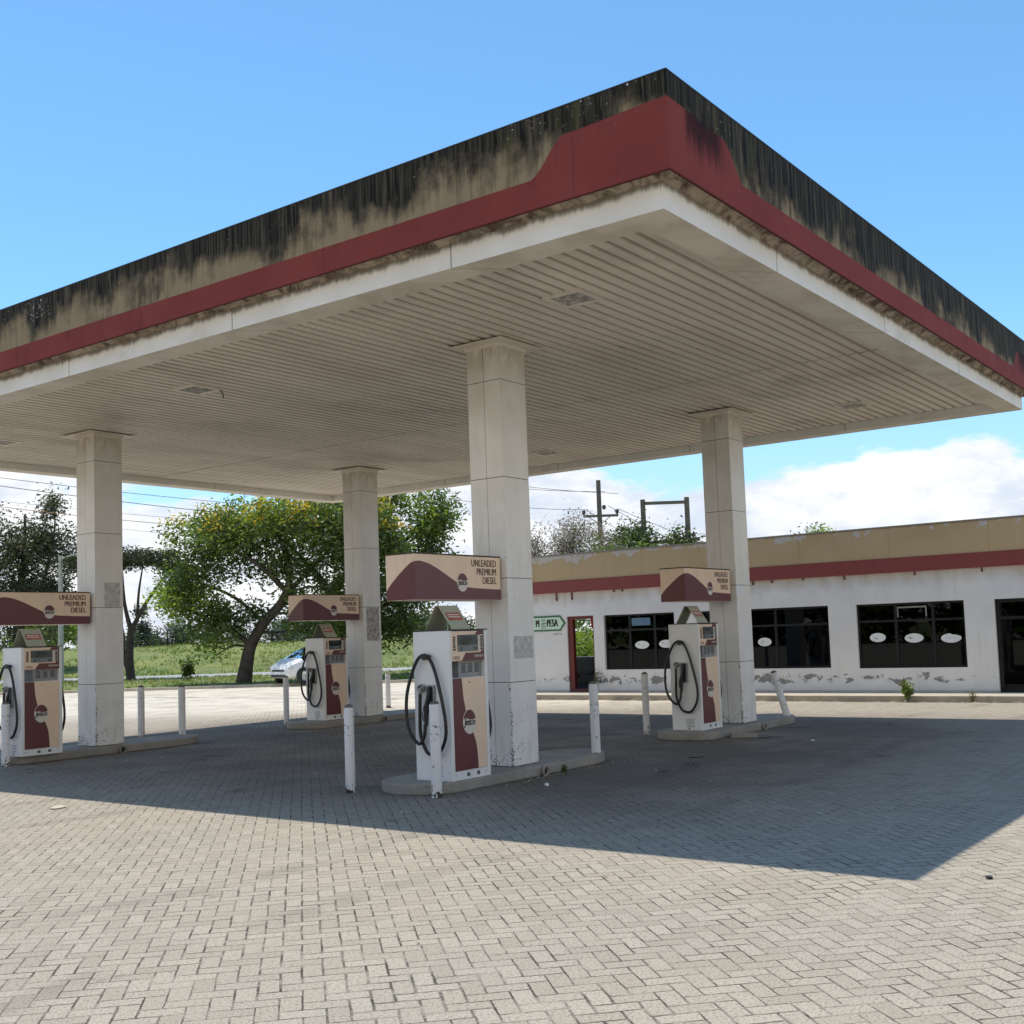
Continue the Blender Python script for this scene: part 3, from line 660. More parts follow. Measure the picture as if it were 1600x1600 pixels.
sign_box(2, -.05, 8.21, 'cream and maroon fuel name box on the left column, cut by the picture edge')
sign_box(3, 6.047-.05, 8.21, 'small fuel name box on the back middle column, in front of the trees')

# ------------------------------------------------------------ fuel pumps
PW, PD = .66, .50; PZ0, PZ1 = .12, 1.705
def hose_set(t, side):
    """side -1: on the -x face; +1 on the +x face"""
    xf = -.0 if side < 0 else PW; s_ = side
    X = lambda q: xf+s_*q
    path = [(X(.05), .375, 1.06), (X(.055), .38, .85), (X(.05), .385, .62), (X(.05), .33, .47), (X(.055), .26, .405), (X(.055), .14, .41), (X(.05), .045, .56), (X(.05), .032, .75), (X(.05), .085, 1.02), (X(.05), .16, 1.28), (X(.055), .225, 1.41), (X(.05), .30, 1.452),
            (X(.055), .385, 1.415), (X(.06), .47, 1.27), (X(.075), .54, 1.04), (X(.085), .545, .80), (X(.085), .50, .63), (X(.085), .41, .53), (X(.085), .35, .525), (X(.08), .305, .60), (X(.075), .29, .72)]
    g = MB(); g.tube(interp(path, 6), .0185, 8); g.build('hose', M['black'], t)
    g = MB(); g.lathe([(.0, 0), (.04, 0), (.045, .03), (.03, .05), (.03, .065)], (X(.0), .375, 1.10), 14, 0, 'x') if s_ > 0 else g.lathe([(.0, 0), (.04, 0), (.045, -.03), (.03, -.05), (.03, -.065)], (X(.0), .375, 1.10), 14, 0, 'x')
    g.tube([(X(.05), .375, 1.11), (X(.05), .375, 1.045)], [.027, .02], 10); g.build('hose_coupling', M['grey'], t)
    g = MB(); g.prism([(.235, 1.44), (.30, 1.40), (.365, 1.44), (.34, 1.455), (.30, 1.462), (.26, 1.455)], X(.001), X(.075), 'x'); g.build('hose_hook', M['black'], t, bevel=.004)
    g = MB(); g.box(X(.001), .20, .83, X(.028), .315, 1.13, 0); g.box(X(.0285), .215, .845, X(.03), .30, 1.115, 1); g.build('nozzle_holster', [M['grey'], M['dark']], t, bevel=.003)
    g = MB(); q = X(.062)
    g.tube([(q, .29, .70), (q, .288, .80), (q, .285, .90)], [.018, .026, .024], 10); g.tube([(q, .285, .90), (q, .262, .99), (X(.05), .245, 1.07)], [.024, .020, .012], 10)
    g.tube(interp([(X(.09), .305, .76), (X(.105), .30, .84), (X(.09), .285, .92)], 4), .006, 6); g.tube([(X(.05), .245, 1.07), (X(.035), .25, 1.12)], .011, 8)
    n_ = g.build('nozzle', M['black'], t)
def pump(i, x, y, lab):
    if i: t = copy_tree(pump.f)
    else:
        t = empty('fuel_pump'); sw = .05
        for q in (0, 1):
            g = MB(); g.box(0 if q == 0 else PW-sw, 0, PZ0, sw if q == 0 else PW, PD, PZ1)
            o = g.build('side_panel', M['white'], t, bevel=.008)
            if q == 0:
                g = MB()
                for k in range(6): g.box(-.0012, .13 if k < 3 else .13, PZ0+.05+k*.022, -.0025, .27, PZ0+.058+k*.022)
                g.build('vent_slots', M['grey'], o)
                g = MB(); g.lathe([(0, -.001), (.014, -.001), (.014, -.004), (0, -.004)], (0, .215, PZ0+.03+.0, ), 10, 0, 'x'); g.build('cable_knockout', M['dark'], o)
        g = MB(); a, b_ = sw+.001, PW-sw-.001; g.box(a, .012, PZ0+.095, b_, PD-.012, 1.20); cab = g.build('cabinet', M['white'], t, bevel=.004)
        yf = .0115; g = MB(); g.box(a+.004, yf, PZ0+.10, b_-.004, yf-.008, 1.195, 0); dp = g.build('door_panel', M['cream'], t)
        W_ = b_-a-.008; Hh = 1.195-(PZ0+.10); f = lambda u, v: (a+.004+u*W_, PZ0+.10+v*Hh)
        cv_ = interp([(.27, 1, 0), (.285, .9, 0), (.31, .78, 0), (.36, .66, 0), (.42, .54, 0), (.55, .42, 0), (.66, .28, 0), (.70, .14, 0), (.715, 0, 0)], 4)
        g = MB(); g.prism([f(0, 0), f(0, 1)]+[f(p.x, p.y) for p in cv_], yf-.0085, yf-.0100, 'y'); g.build('wave_panel', M['maroon'], dp)
        lx, lz = f(.47, .52); logo(dp, lx, lz, yf-.0105, .105, .125)
        g = MB(); g.lathe([(0, -.001), (.008, -.001), (.008, -.006), (0, -.006)], (f(.5, .95)[0], yf-.008, f(.5, .95)[1]), 10, 0, 'y'); g.build('lock', M['dark'], dp)
        g = MB(); g.box(a, .010, PZ0+.001, b_, PD-.010, PZ0+.094, 0)
        for cx_ in (.30, .55):
            for k in range(2): g.box(a+cx_*W_*1.25+k*.026, .0098, PZ0+.03, a+cx_*W_*1.25+k*.026+.021, .0085, PZ0+.068, 1)
        for cx_ in (.03, .96): g.lathe([(0, .0098), (.006, .0098), (.006, .006), (0, .006)], (a+cx_*W_, 0, PZ0+.055), 8, 1, 'y')
        g.build('kick_plate', [M['white'], M['dark']], t)
        # meter housing in the open gap, daylight beside it
        g = MB(); xa = a+.16; g.box(xa, .05, 1.202, b_-.002, PD-.05, 1.374, 0)
        for k in range(3):
            for q_ in range(6): g.box(xa+.05+k*.115, .0495, 1.25+q_*.018, xa+.05+k*.115+.07, .048, 1.26+q_*.018, 1)
        g.build('meter_housing', [M['grey'], M['dark']], t)
        # head
        g = MB(); g.box(a, .004, 1.376, b_, PD-.004, PZ1-.008); hd = g.build('display_head', M['cream'], t, bevel=.004)
        y0 = .0035; ux = lambda u: a+u*(b_-a)
        g = MB(); g.prism([(ux(.0), 1.378), (ux(1), 1.378), (ux(1), 1.695), (ux(.80), 1.695), (ux(.72), 1.665), (ux(.90), 1.64), (ux(.90), 1.462), (ux(.42), 1.462), (ux(.30), 1.378)], y0, y0-.0012, 'y'); g.build('wave_panel', M['maroon'], hd)
        g = MB(); g.box(ux(.02), y0-.0013, 1.385, ux(.31), y0-.0022, 1.44); g.build('label_plate', M['cream'], hd)
        g = MB(); text_into(g, 'DIESEL', (ux(.05), y0-.003, 1.41), (1, 0, 0), (0, 0, 1), .050, 0, 'LEFT', .72, 0, .012); g.build('lettering', M['textbrown'], hd, fixn=False)
        g = MB(); text_into(g, 'U/PREMIUM', (ux(.97), y0-.003, 1.422), (1, 0, 0), (0, 0, 1), .040, 0, 'RIGHT', .8, 0, .012); g.build('lettering', M['offwhite'], hd, fixn=False)
        g = MB(); g.box(ux(.18), y0-.0015, 1.478, ux(.80), y0-.004, 1.655, 0); g.box(ux(.18), y0-.0042, 1.478, ux(.80), y0-.0055, 1.545, 1)
        for k in (.26, .66, .73): g.box(ux(k), y0-.0057, 1.49, ux(k+.05), y0-.0065, 1.525, 0)
        g.box(ux(.33), y0-.0042, 1.59, ux(.62), y0-.005, 1.63, 2)
        g.build('display', [M['screen'], M['lcd'], M['dark']], hd)
        for sx_ in (.05, .885):
            g = MB(); u0 = sx_-.008; g.box(ux(u0), y0-.0015, 1.485, ux(sx_+.075), y0-.0022, 1.655, 1)
            for k in range(6): g.box(ux(sx_), y0-.0023, 1.49+k*.026, ux(sx_+.065), y0-.0038, 1.51+k*.026, 0)
            g.build('keypad', [M['dark'], M['offwhite'] if sx_ > .5 else M['cream']], hd)
        g = MB(); g.box(ux(.815), y0-.0015, 1.49, ux(.872), y0-.0022, 1.65, 0); g.build('label_plate', M['offwhite'], hd)
        g = MB(); g.box(-.004, -.006, PZ1+.0005, PW+.012, PD+.006, PZ1+.012); g.build('lid', M['dark'], t)
        # folded notice standing on top
        g = MB(); zt = PZ1+.0125; th = .006; tx0, tx1 = .12, .43
        g.prism([(.04, zt), (.04+th, zt), (.232, zt+.262-th), (.268, zt+.262-th), (.43-th, zt), (.43, zt), (.28, zt+.262), (.22, zt+.262)], tx0, tx1, 'x')
        tn = g.build('folded_notice', M['notice'], t)
        g = MB(); sl = Vector((0, .18, .262)).normalized(); nrm = Vector((0, -sl.z, sl.y)); o_ = Vector((tx0+.03, .04, zt))+sl*.12+nrm*.002
        def pl(u0, v0, u1, v1, lift, mi): pts = [o_+Vector((u, 0, 0))+sl*v+nrm*l_ for l_ in (0, lift) for u, v in ((u0, v0), (u1, v0), (u1, v1), (u0, v1))]; g.add(pts, [(3, 2, 1, 0), (4, 5, 6, 7), (0, 1, 5, 4), (1, 2, 6, 5), (2, 3, 7, 6), (3, 0, 4, 7)], mi)
        pl(0, 0, .24, .10, .001, 0); pl(.02, .065, .22, .08, .002, 1); pl(.02, .035, .22, .05, .002, 1); pl(.0, -.045, .2, -.03, .001, 2)
        g.build('notice_print', [M['noticered'], M['offwhite'], M['mgrey']], tn)
        hose_set(t, -1); hose_set(t, 1)
        pump.f = t
    t.location = (x, y, 0); return tag(t, lab, 'fuel pump', 'white cream and maroon fuel pumps')
pump(0, -1.298, -.172, 'nearest and largest fuel pump, its front panel scratched, in front of the middle column')
pump(1, 4.80, .06, 'white fuel pump with faded pale maroon front beside the rightmost column')
pump(2, -1.43, 7.84, 'white cream and maroon fuel pump beside the left column at the picture edge')
pump(3, 5.06, 8.28, 'farthest and smallest fuel pump, beside the back middle column, silver car behind')

# ------------------------------------------------------------ shop building
BX = 14.1; BY0, BY1 = -9.5, 11.55; BXB = 18.1
shop = tag(empty('shop_building'), 'long low white shop with peeling mustard and maroon parapet and dark tinted windows', 'building')
ops = [(8.666, 7.855, .2, 2.06), (7.55, 5.533, .68, 2.05), (4.933, 1.66, .66, 2.04), (1.03, -1.262, .64, 2.03), (-1.86, -3.9, .14, 2.02), (-4.7, -7.9, .65, 2.03)]
g = MB(); xa, xb = BX, BX+.2; yprev = BY1
for (yh, yl, z0, z1) in ops:
    g.box(xa, yh, .12, xb, yprev, 2.75); g.box(xa, yl, z1, xb, yh, 2.75)
    if z0 > .3: g.box(xa, yl, .12, xb, yh, z0)
    yprev = yl
g.box(xa, BY0, .12, xb, yprev, 2.75)
wall = g.build('wall', M['shopwall'], shop)
g = MB(); g.box(BX+.2, BY1-.2, .12, BXB, BY1, 2.75); g.box(BX+.2, BY0, .12, BXB, BY0+.2, 2.75)
g.box(BXB-.2, BY0+.2, .12, BXB, 10.15, 2.75); g.box(BXB-.2, 10.15, .12, BXB, 11.35, .92); g.box(BXB-.2, 10.15, 2.2, BXB, 11.35, 2.75); g.build('rear_wall', M['shopwall'], shop)
g = MB(); g.box(BX+.2, BY0+.2, .121, BXB-.2, BY1-.2, .125); g.box(BX+.21, BY0+.21, 2.60, BXB-.21, BY1-.21, 2.65); g.box(16.2, BY0+.2, .126, 16.3, 9.2, 2.59); g.build('interior_lining', M['interior'], shop)
g = MB(); g.box(BX-.03, BY0, 3.0, BX+.12, BY1, 3.665); g.box(BX+.12, BY1-.15, 2.752, BXB, BY1+.03, 3.66); g.build('parapet', M['shopfascia'], shop)
g = MB(); g.box(BX-.045, BY0, 2.685, BX+.02, BY1+.02, 2.999); g.build('maroon_band', M['redband'], shop)
g = MB(); g.box(BX-.05, BY0, 3.666, BX+.14, BY1+.03, 3.69); g.build('coping', M['island'], shop)
g = MB(); g.box(BX+.021, BY0, 2.752, BXB, BY1-.151, 2.95); g.build('roof', M['island'], shop)
r = random.Random(2)
for (yy, zz_) in ((8.95, .2), (8.47, .20), (7.2, .06), (6.95, .06), (3.42, .09), (2.95, .07), (2.2, .05), (1.24, .09), (-.30, .08), (-1.67, .09), (-3.3, .09)):
    g = MB(); g.box(BX-.035, yy-.012, 2.684-zz_, BX-.012, yy+.012, 2.684); g.box(BX-.012, yy-.02, 2.684-zz_, BX-.0005, yy+.02, 2.684-zz_*.6); g.build('bracket', M['maroonframe'], shop)
def window(yh, yl, z0, z1, mull, trans, label_at=None, labmat=None):
    xw = BX+.07; fr = .045
    g = MB(); g.box(xw, yl+.001, z0+.001, xw+.05, yl+fr, z1-.001); g.box(xw, yh-fr, z0+.001, xw+.05, yh-.001, z1-.001); g.box(xw, yl+fr, z0+.001, xw+.05, yh-fr, z0+fr); g.box(xw, yl+fr, z1-fr, xw+.05, yh-fr, z1-.001)
    for q in mull: g.box(xw+.001, q-.03, z0+fr, xw+.049, q+.03, z1-fr)
    ys = [yh-fr]+[q for q in mull]+[yl+fr]
    for i in range(len(ys)-1):
        a_ = ys[i]-(.03 if i else 0); b_ = ys[i+1]+(.03 if i < len(mull) else 0)
        g.box(xw+.002, b_, trans-.025, xw+.048, a_, trans+.025)
    f = g.build('window', M['frame'], shop)
    g = MB(); g.box(xw+.022, yl+fr, z0+fr, xw+.027, yh-fr, z1-fr); g.build('pane', M['glass'], f)
    return f, xw
wn = []
wn.append(window(7.55, 5.533, .68, 2.05, [6.83, 6.12], 1.66)); wn.append(window(4.933, 1.66, .66, 2.04, [3.9, 2.95], 1.64))
wn.append(window(1.03, -1.262, .64, 2.03, [.19, -.60], 1.65)); wn.append(window(-4.7, -7.9, .65, 2.03, [-5.8, -6.9], 1.65))
r = random.Random(4)
for wi, (yy, zz_, ry) in {0: (0, (6.51, 1.28, .2)), 1: (0, (5.83, 1.29, .2)), 2: (1, (3.25, 1.27, .17)), 3: (2, (.61, 1.30, .175)), 4: (2, (-.17, 1.27, .20)), 5: (2, (-.94, 1.25, .21))}.values():
    f, xw = wn[wi]; g = MB(); pts = ell(0, 0, ry, .098, 0, 360, 26)
    if abs(yy+.94) < .01: pts = [(a, b_ if b_ < .06 or a > 0 else b_*.75) for a, b_ in pts]
    g.prism([(yy+a, zz_+b_) for a, b_ in pts], xw+.0215, xw+.0200, 'x', 0)
    for k in range(3): a = yy+r.uniform(-.09, .05); b_ = zz_+r.uniform(-.03, .03); g.prism([(a, b_), (a+.07, b_+r.uniform(-.02, .03)), (a+.06, b_-.012)], xw+.0198, xw+.0192, 'x', 1)
    g.build('oval_sticker', [M['sticker'], M['grey']], f)
f, xw = wn[0]; g = MB(); g.box(xw+.021, 6.78, 1.76, xw+.0185, 6.25, 1.95); g.build('blue_label', M['bluesign'], f)
f, xw = wn[2]; g = MB(); g.box(xw+.021, .17, 1.72, xw+.0195, .13, 1.95); g.box(xw+.021, -.44, 1.72, xw+.0195, -.47, 1.95); g.box(xw+.021, -.44, 1.915, xw+.0195, .13, 1.95); g.build('label_outline', M['grey'], f)
# doors
g = MB(); xw = BX+.04; yh, yl, z0, z1 = ops[0]
g.box(xw, yh-.15, .126, xw+.12, yh-.001, z1-.001); g.box(xw, yl+.001, .126, xw+.12, yl+.05, z1-.001); g.box(xw, yl+.05, z1-.08, xw+.12, yh-.15, z1-.001); g.box(xw, yl+.05, .126, xw+.12, yh-.15, .2)
o = g.build('door_frame', M['maroonframe'], shop)
g = MB(); pts = [(yl+.05, z1-.08), (yl+.25, z1-.08), (yl+.06, z1-.32)]; g.prism([(yl+.052, z1-.081), (yl+.2, z1-.081), (yl+.17, z1-.3), (yl+.052, z1-.36)], xw+.13, xw+.14, 'x'); g.build('red_curtain', M['redcloth'], o)
g = MB(); xw = BX+.07; yh, yl, z0, z1 = ops[4]
g.box(xw, yh-.08, .126, xw+.05, yh-.001, z1-.001); g.box(xw, yl+.001, .126, xw+.05, yl+.08, z1-.001); g.box(xw, yl+.08, z1-.07, xw+.05, yh-.08, z1-.001); g.box(xw+.001, -2.9, .126, xw+.049, -2.82, z1-.07); g.box(xw, yl+.08, .126, xw+.05, -2.9, .22); g.box(xw, -2.82, .126, xw+.05, yh-.08, .22); g.box(xw+.001, yl+.08, 1.6, xw+.049, yh-.08, 1.66)
dd = g.build('door', M['frame'], shop); g = MB(); g.box(xw+.022, yl+.08, .22, xw+.027, yh-.08, z1-.07); g.build('pane', M['glass'], dd)
g = MB(); g.tube([(xw-.03, -2.75, 1.0), (xw-.03, -2.75, 1.35)], .012, 8); g.box(xw-.03, -2.76, 1.02, xw-.0005, -2.74, 1.04); g.box(xw-.03, -2.76, 1.31, xw-.0005, -2.74, 1.33); g.build('handle', M['steel'], dd)
# money-transfer sign: arrow-ended board
sg = tag(empty('wall_sign', (BX, 0, 0)), 'pale green arrow-shaped M-PESA board on the shop wall left of the maroon door', 'sign')
za, zb, yt, yb = 1.70, 2.10, 8.70, 10.35; zm = (za+zb)/2
outl = lambda e: [(yb-e, za+e), (yt+.165+e*.3, za+e), (yt+e*1.4, zm), (yt+.165+e*.3, zb-e), (yb-e, zb-e)]
g = MB(); g.prism(outl(0), -.004, -.018, 'x'); g.build('board', M['mgreen'], sg)
g = MB(); g.prism(outl(.045), -.0185, -.0200, 'x'); g.build('face', M['mpale'], sg)
g = MB(); rgt = (0, -1, 0)
text_into(g, 'M', (-.0206, 9.58, zm), rgt, (0, 0, 1), .27, 0, 'CENTER', .58, 0, .06); text_into(g, 'PESA', (-.0206, 9.285, zm), rgt, (0, 0, 1), .27, 0, 'LEFT', .60, 0, .06)
g.build('lettering', M['textdark'], sg, fixn=False)
g = MB(); g.prism([(9.47, zm-.13), (9.32, zm-.13), (9.32, zm-.03), (9.47, zm-.03)], -.0202, -.021, 'x', 0); g.prism([(9.47, zm+.11), (9.34, zm+.14), (9.32, zm+.05), (9.47, zm+.04)], -.0202, -.021, 'x', 0)
g.prism([(9.49, zm-.01), (9.42, zm+.02), (9.34, zm+.015), (9.30, zm+.03), (9.30, zm+.01), (9.34, zm-.01), (9.42, zm-.02)], -.0202, -.0212, 'x', 1); g.build('emblem', [M['mgrey'], M['mgreen']], sg)
g = MB(); text_into(g, 'SUNNY CLUB', (-.003, 8.97, 1.62), rgt, (0, 0, 1), .05, 0, 'CENTER', .8, 0, .01); g.build('wall_lettering', M['textdark'], shop, loc=(BX, 0, 0), fixn=False)

# ------------------------------------------------------------ trees and plants
RZ = math.atan2(rt.y, rt.x)     # local x of a tree runs across the view, y away from it
def leaves(g, c, n_, spread, size, mi, r, flat=1., droop=0.):
    for _ in range(n_):
        p = Vector((r.gauss(0, spread), r.gauss(0, spread), r.gauss(0, spread*flat)))+c
        p.z -= droop*r.random()
        a = Vector((r.gauss(0, 1), r.gauss(0, 1), r.gauss(0, .7))).normalized(); b_ = a.orthogonal().normalized(); b_ = (b_*math.cos(t_ := r.uniform(0, 6.28))+a.cross(b_)*math.sin(t_))
        l = size*r.uniform(.6, 1.4); w_ = l*.42
        g.v += [tuple(p-a*l*.5), tuple(p+b_*w_*.5), tuple(p+a*l*.5), tuple(p-b_*w_*.5)]; k = len(g.v)-4
        g.f.append([k, k+1, k+2, k+3]); g.mi.append(mi); g.sm.append(False)
def branch(g, a, b_, ra, rb, r, wob=.12, seg=6, n_=5):
    a, b_ = Vector(a), Vector(b_); L_ = (b_-a).length; pts = [a]
    for i in range(1, n_): f = i/n_; pts.append(a.lerp(b_, f)+Vector((r.gauss(0, 1), r.gauss(0, 1), r.gauss(0, .6)))*wob*L_*.35+Vector((0, 0, -math.sin(f*3.14)*L_*.05)))
    pts.append(b_); pts = interp(pts, 2); m_ = len(pts); g.tube(pts, [ra+(rb-ra)*i/(m_-1) for i in range(m_)], seg); return pts
def tree(name, label, cat, base, limbs, blobs, leaf, mats, seed, blossom=None, group=None, bark=None, twigr=.022, size_r=1.):
    """limbs: list of polylines [(x,y,z,r)...]; blobs: (x,y,z,rx,ry,rz,clusters,matweights); leaf: (per_cluster, spread, size, flat, droop)"""
    r = random.Random(seed); t = tag(empty(name, base, RZ), label, cat, group); bark = bark or M['bark']
    g = MB(); nodes = []
    for L_ in limbs:
        pts = interp([(p[0], p[1], p[2]) for p in L_], 5); rs = []
        m_ = len(pts)
        for i in range(m_): f = i/(m_-1)*(len(L_)-1); k = min(int(f), len(L_)-2); rs.append(L_[k][3]+(L_[k+1][3]-L_[k][3])*(f-k))
        g.tube(pts, rs, 8); nodes += [(p, rs[i]) for i, p in enumerate(pts) if i > m_*.3]
    cr = MB(); bl = MB()
    for (bx, by, bz, rx, ry, rz, nc, wts) in blobs:
        mids = []
        for c in range(nc):
            while True:
                q = Vector((r.uniform(-1, 1), r.uniform(-1, 1), r.uniform(-1, 1)))
                if q.length <= 1 and r.random() < .25+.75*q.length: break
            p = Vector((bx+q.x*rx, by+q.y*ry, bz+q.z*rz))
            if mnoise.noise(p*.75+Vector((seed, 0, 0))) < -.22: continue
            if not mids or r.random() < .22:
                nd = min(nodes, key=lambda k: (k[0]-p).length+(.8 if k[0].z > p.z else 0)); pts = branch(g, nd[0], p, min(nd[1]*.55, .07*size_r), .015*size_r, r, seg=5); mids += pts[len(pts)//3:]
            else:
                nd = min(mids, key=lambda k: (k-p).length); branch(g, nd, p, twigr*size_r, .007*size_r, r, seg=4, n_=3)
            mi = r.choices(range(len(wts)), wts)[0]
            leaves(cr, p, leaf[0], leaf[1], leaf[2], mi, r, leaf[3], leaf[4])
            if blossom and (p.z > 5.9 or (p.x < -2.2 and p.z > 5)) and mnoise.noise(p*.9+Vector((3, 3, 3))) > -.12 and r.random() < blossom[1]*1.6: leaves(bl, p+Vector((0, 0, leaf[1]*.8)), blossom[2], leaf[1]*.7, leaf[2]*.9, 0, r, .5)
    g.build('trunk', bark, t, fixn=False)
    cr.build('crown', mats, t, fixn=False)
    if blossom: bl.build('blossom', blossom[0], t, fixn=False)
    return t
G3 = [M['g1'], M['g2'], M['g3']]; wm = (3, 3, .6); wd = (2, 5, .2); wb = (2, .5, 4)
tree('flowering_tree', 'big leafy tree with yellow blossom and dark leaning trunk, right of the left column', 'tree', (20.65, 29.08, 0),
     [[(0, 0, -.1, .36), (.15, 0, .8, .28), (.35, 0, 1.6, .24), (.9, 0, 2.5, .21), (1.7, 0, 3.4, .18), (2.0, 0, 4.6, .13), (1.6, 0, 6.0, .07)], [(.35, 0, 1.6, .16), (-.3, .2, 2.1, .10), (-1.0, .3, 2.6, .06)],
      [(1.7, 0, 3.4, .13), (2.7, .3, 4.6, .09), (4.0, .5, 5.8, .05)], [(1.8, 0, 3.8, .12), (.6, -.3, 5.0, .09), (-1.2, -.3, 5.9, .05)], [(.9, 0, 2.5, .10), (-.4, .4, 3.6, .07), (-1.9, .3, 4.3, .04)]],
     [(-1.2, 0, 6.3, 2.1, 1.8, .9, 60, wm), (1.4, 0, 6.75, 2.3, 2, 1.0, 66, wm), (4.3, 0, 6.5, 2.2, 2, 1.1, 60, wm), (-1.7, 0, 4.7, 1.5, 1.3, 1.1, 38, wd), (.9, .3, 5.3, 1.6, 1.4, .8, 30, wd), (3.6, 0, 4.8, 2.0, 1.6, 1.1, 48, wd),
      (-2.4, -.3, 3.8, 1.0, .9, .6, 24, wb), (-1.3, 0, 2.6, .95, .9, 1.1, 34, (3, 2, 1.5)), (3.0, .2, 3.1, 1.7, 1.2, .9, 38, wm), (.4, .5, 2.9, 1.0, .9, .5, 9, wd), (5.8, 0, 5.4, 1.1, 1, 1.2, 22, wm)],
     (105, .36, .19, .8, .3), G3, 11, blossom=(M['yel'], .5, 42))
tree('acacia_tree', 'thin forked flat-topped acacia on the verge beside the left column', 'tree', (23.4, 40.5, 0),
     [[(0, 0, -.1, .24), (-.1, 0, 1.2, .21), (.0, 0, 2.5, .18)], [(-.2, .1, .6, .14), (-.45, .1, 1.6, .12), (-.5, .1, 2.6, .11), (-1.2, 0, 4.2, .07), (-1.8, 0, 5.3, .04)], [(0, 0, 2.5, .13), (.6, 0, 3.6, .09), (1.3, 0, 4.6, .07), (1.9, 0, 5.4, .03)], [(0, 0, 2.5, .13), (-.3, 0, 3.8, .09), (-.4, 0, 5.4, .04)], [(.3, 0, 3.1, .08), (.4, 0, 4.4, .06), (.6, 0, 5.6, .03)]],
     [(-1.6, 0, 5.85, 1.6, 1.4, .42, 40, (1,)), (.6, 0, 6.1, 1.7, 1.5, .42, 46, (1,)), (1.9, 0, 5.6, 1.0, 1, .35, 20, (1,))], (110, .32, .15, .42, .0), [M['ac']], 5)
tree('casuarina_tree', 'tall dark feathery tree behind the left pump at the picture edge', 'tree', (22.3, 48.7, .1),
     [[(0, 0, -.2, .42), (.1, 0, 2, .34), (0, 0, 4, .26), (.3, 0, 6, .16), (.4, 0, 8.8, .05)], [(0, 0, 3.2, .16), (1.2, 0, 4.8, .10), (1.9, 0, 7.6, .05), (1.95, 0, 9.3, .03)], [(0, 0, 3.4, .16), (-1.3, 0, 5.4, .10), (-1.6, 0, 8, .04)], [(0, 0, 3, .12), (1.4, .3, 3.9, .07), (2.6, .3, 5.2, .03)]],
     [(-1.4, 0, 7.2, 1.5, 1.3, 1.9, 60, (3, 1)), (.4, 0, 7.0, 1.3, 1.3, 1.7, 46, (3, 1)), (1.8, 0, 6.6, 1.2, 1, 1.7, 50, (2, 2)), (-.6, 0, 4.6, 2.2, 1.5, .9, 46, (3, 1)), (2.2, 0, 4.6, .9, .8, .8, 18, (3, 1)), (1.85, 0, 9.4, .22, .2, .55, 9, (3, 1)), (-2.6, 0, 5.6, 1.0, 1.0, 1.6, 26, (3, 1)), (.2, .5, 2.8, 2.0, 1, .6, 14, (3, 1))],
     (120, .34, .19, 1.1, .1), [M['gg'], M['gg2']], 21, size_r=1.2)
tree('shade_tree', 'dark broad tree with thick slanting limb between the two middle columns', 'tree', (25.6, 27.4, 0),
     [[(-.3, 0, -.2, .38), (-.7, 0, 1.6, .30), (-.9, 0, 3.0, .26), (-.9, 0, 4.2, .2)], [(-.9, 0, 3.3, .2), (-1.5, 0, 4.3, .16), (-2.4, 0, 5.4, .09), (-3.2, 0, 6.2, .05)], [(-.9, 0, 4.2, .2), (.7, 0, 5.0, .15), (2.4, 0, 6.1, .09), (3.4, 0, 7.3, .04)], [(-.9, 0, 4.0, .16), (1.0, .3, 5.8, .10), (1.6, .3, 7.4, .05)], [(-.7, 0, 2.4, .14), (1.0, 0, 3.0, .09), (2.2, 0, 3.8, .04)]],
     [(1.2, 0, 7.7, 1.9, 1.5, .8, 44, wm), (3.4, 0, 7.2, 1.1, 1.3, 1.0, 34, (3, 1, 2)), (2.6, 0, 5.6, 1.4, 1.2, .9, 30, wd), (.2, 0, 6.2, 1.2, 1.2, .9, 24, wd), (1.6, 0, 3.2, 1.7, 1.2, 1.4, 62, wd), (-2.6, 0, 6.6, 1.4, 1.1, .8, 26, wm), (-1.8, .4, 3.4, 1.3, 1, 1.1, 24, wm), (.2, 0, 2.2, 1.2, 1, .8, 24, wd), (3.6, 0, 4.7, .6, .6, .6, 9, wd)],
     (105, .36, .19, .8, .25), G3, 33)
tree('jacaranda_tree', 'lilac-grey blossoming tree rising behind the left end of the shop', 'tree', (26.8, 17.2, 0),
     [[(0, 0, -.1, .3), (0, 0, 2, .24), (.1, 0, 3.6, .18), (.3, 0, 5.2, .08)], [(0, 0, 2.8, .14), (-1.2, 0, 4.4, .08), (-1.7, 0, 5.4, .04)], [(0, 0, 2.8, .14), (1.3, 0, 4.4, .08), (1.9, 0, 5.3, .04)]],
     [(-.9, 0, 4.9, 1.3, 1.2, .95, 46, (3, 1.6, 1)), (.6, 0, 5.1, 1.2, 1.2, 1.0, 46, (3, 1.6, 1)), (0, -.3, 4.1, 1.8, 1.2, .5, 34, (1, 1, 4)), (1.9, 0, 4.5, .7, .8, .5, 14, (2, 2, 1)), (-1.9, 0, 4.6, .6, .8, .6, 12, (2, 2, 1))], (120, .27, .10, .9, 0), [M['lil'], M['twig'], M['olive']], 8, twigr=.02)
tree('evergreen_tree', 'low dark evergreen treetop behind the shop roof between the utility poles', 'tree', (41.5, 22.5, 0),
     [[(0, 0, -.1, .35), (0, 0, 3, .25), (-.2, 0, 6, .08)], [(0, 0, 3, .2), (1.6, 0, 5, .1), (2.1, 0, 6, .04)]],
     [(-.3, 0, 5.9, 1.2, 1, 1.0, 44, (3, 1)), (2.3, 0, 5.6, 1.0, 1, .8, 32, (3, 1)), (1.0, .5, 5.0, 2.2, 1, .6, 30, (3, 1))], (110, .30, .19, 1.2, 0), [M['g2'], M['g1']], 13)
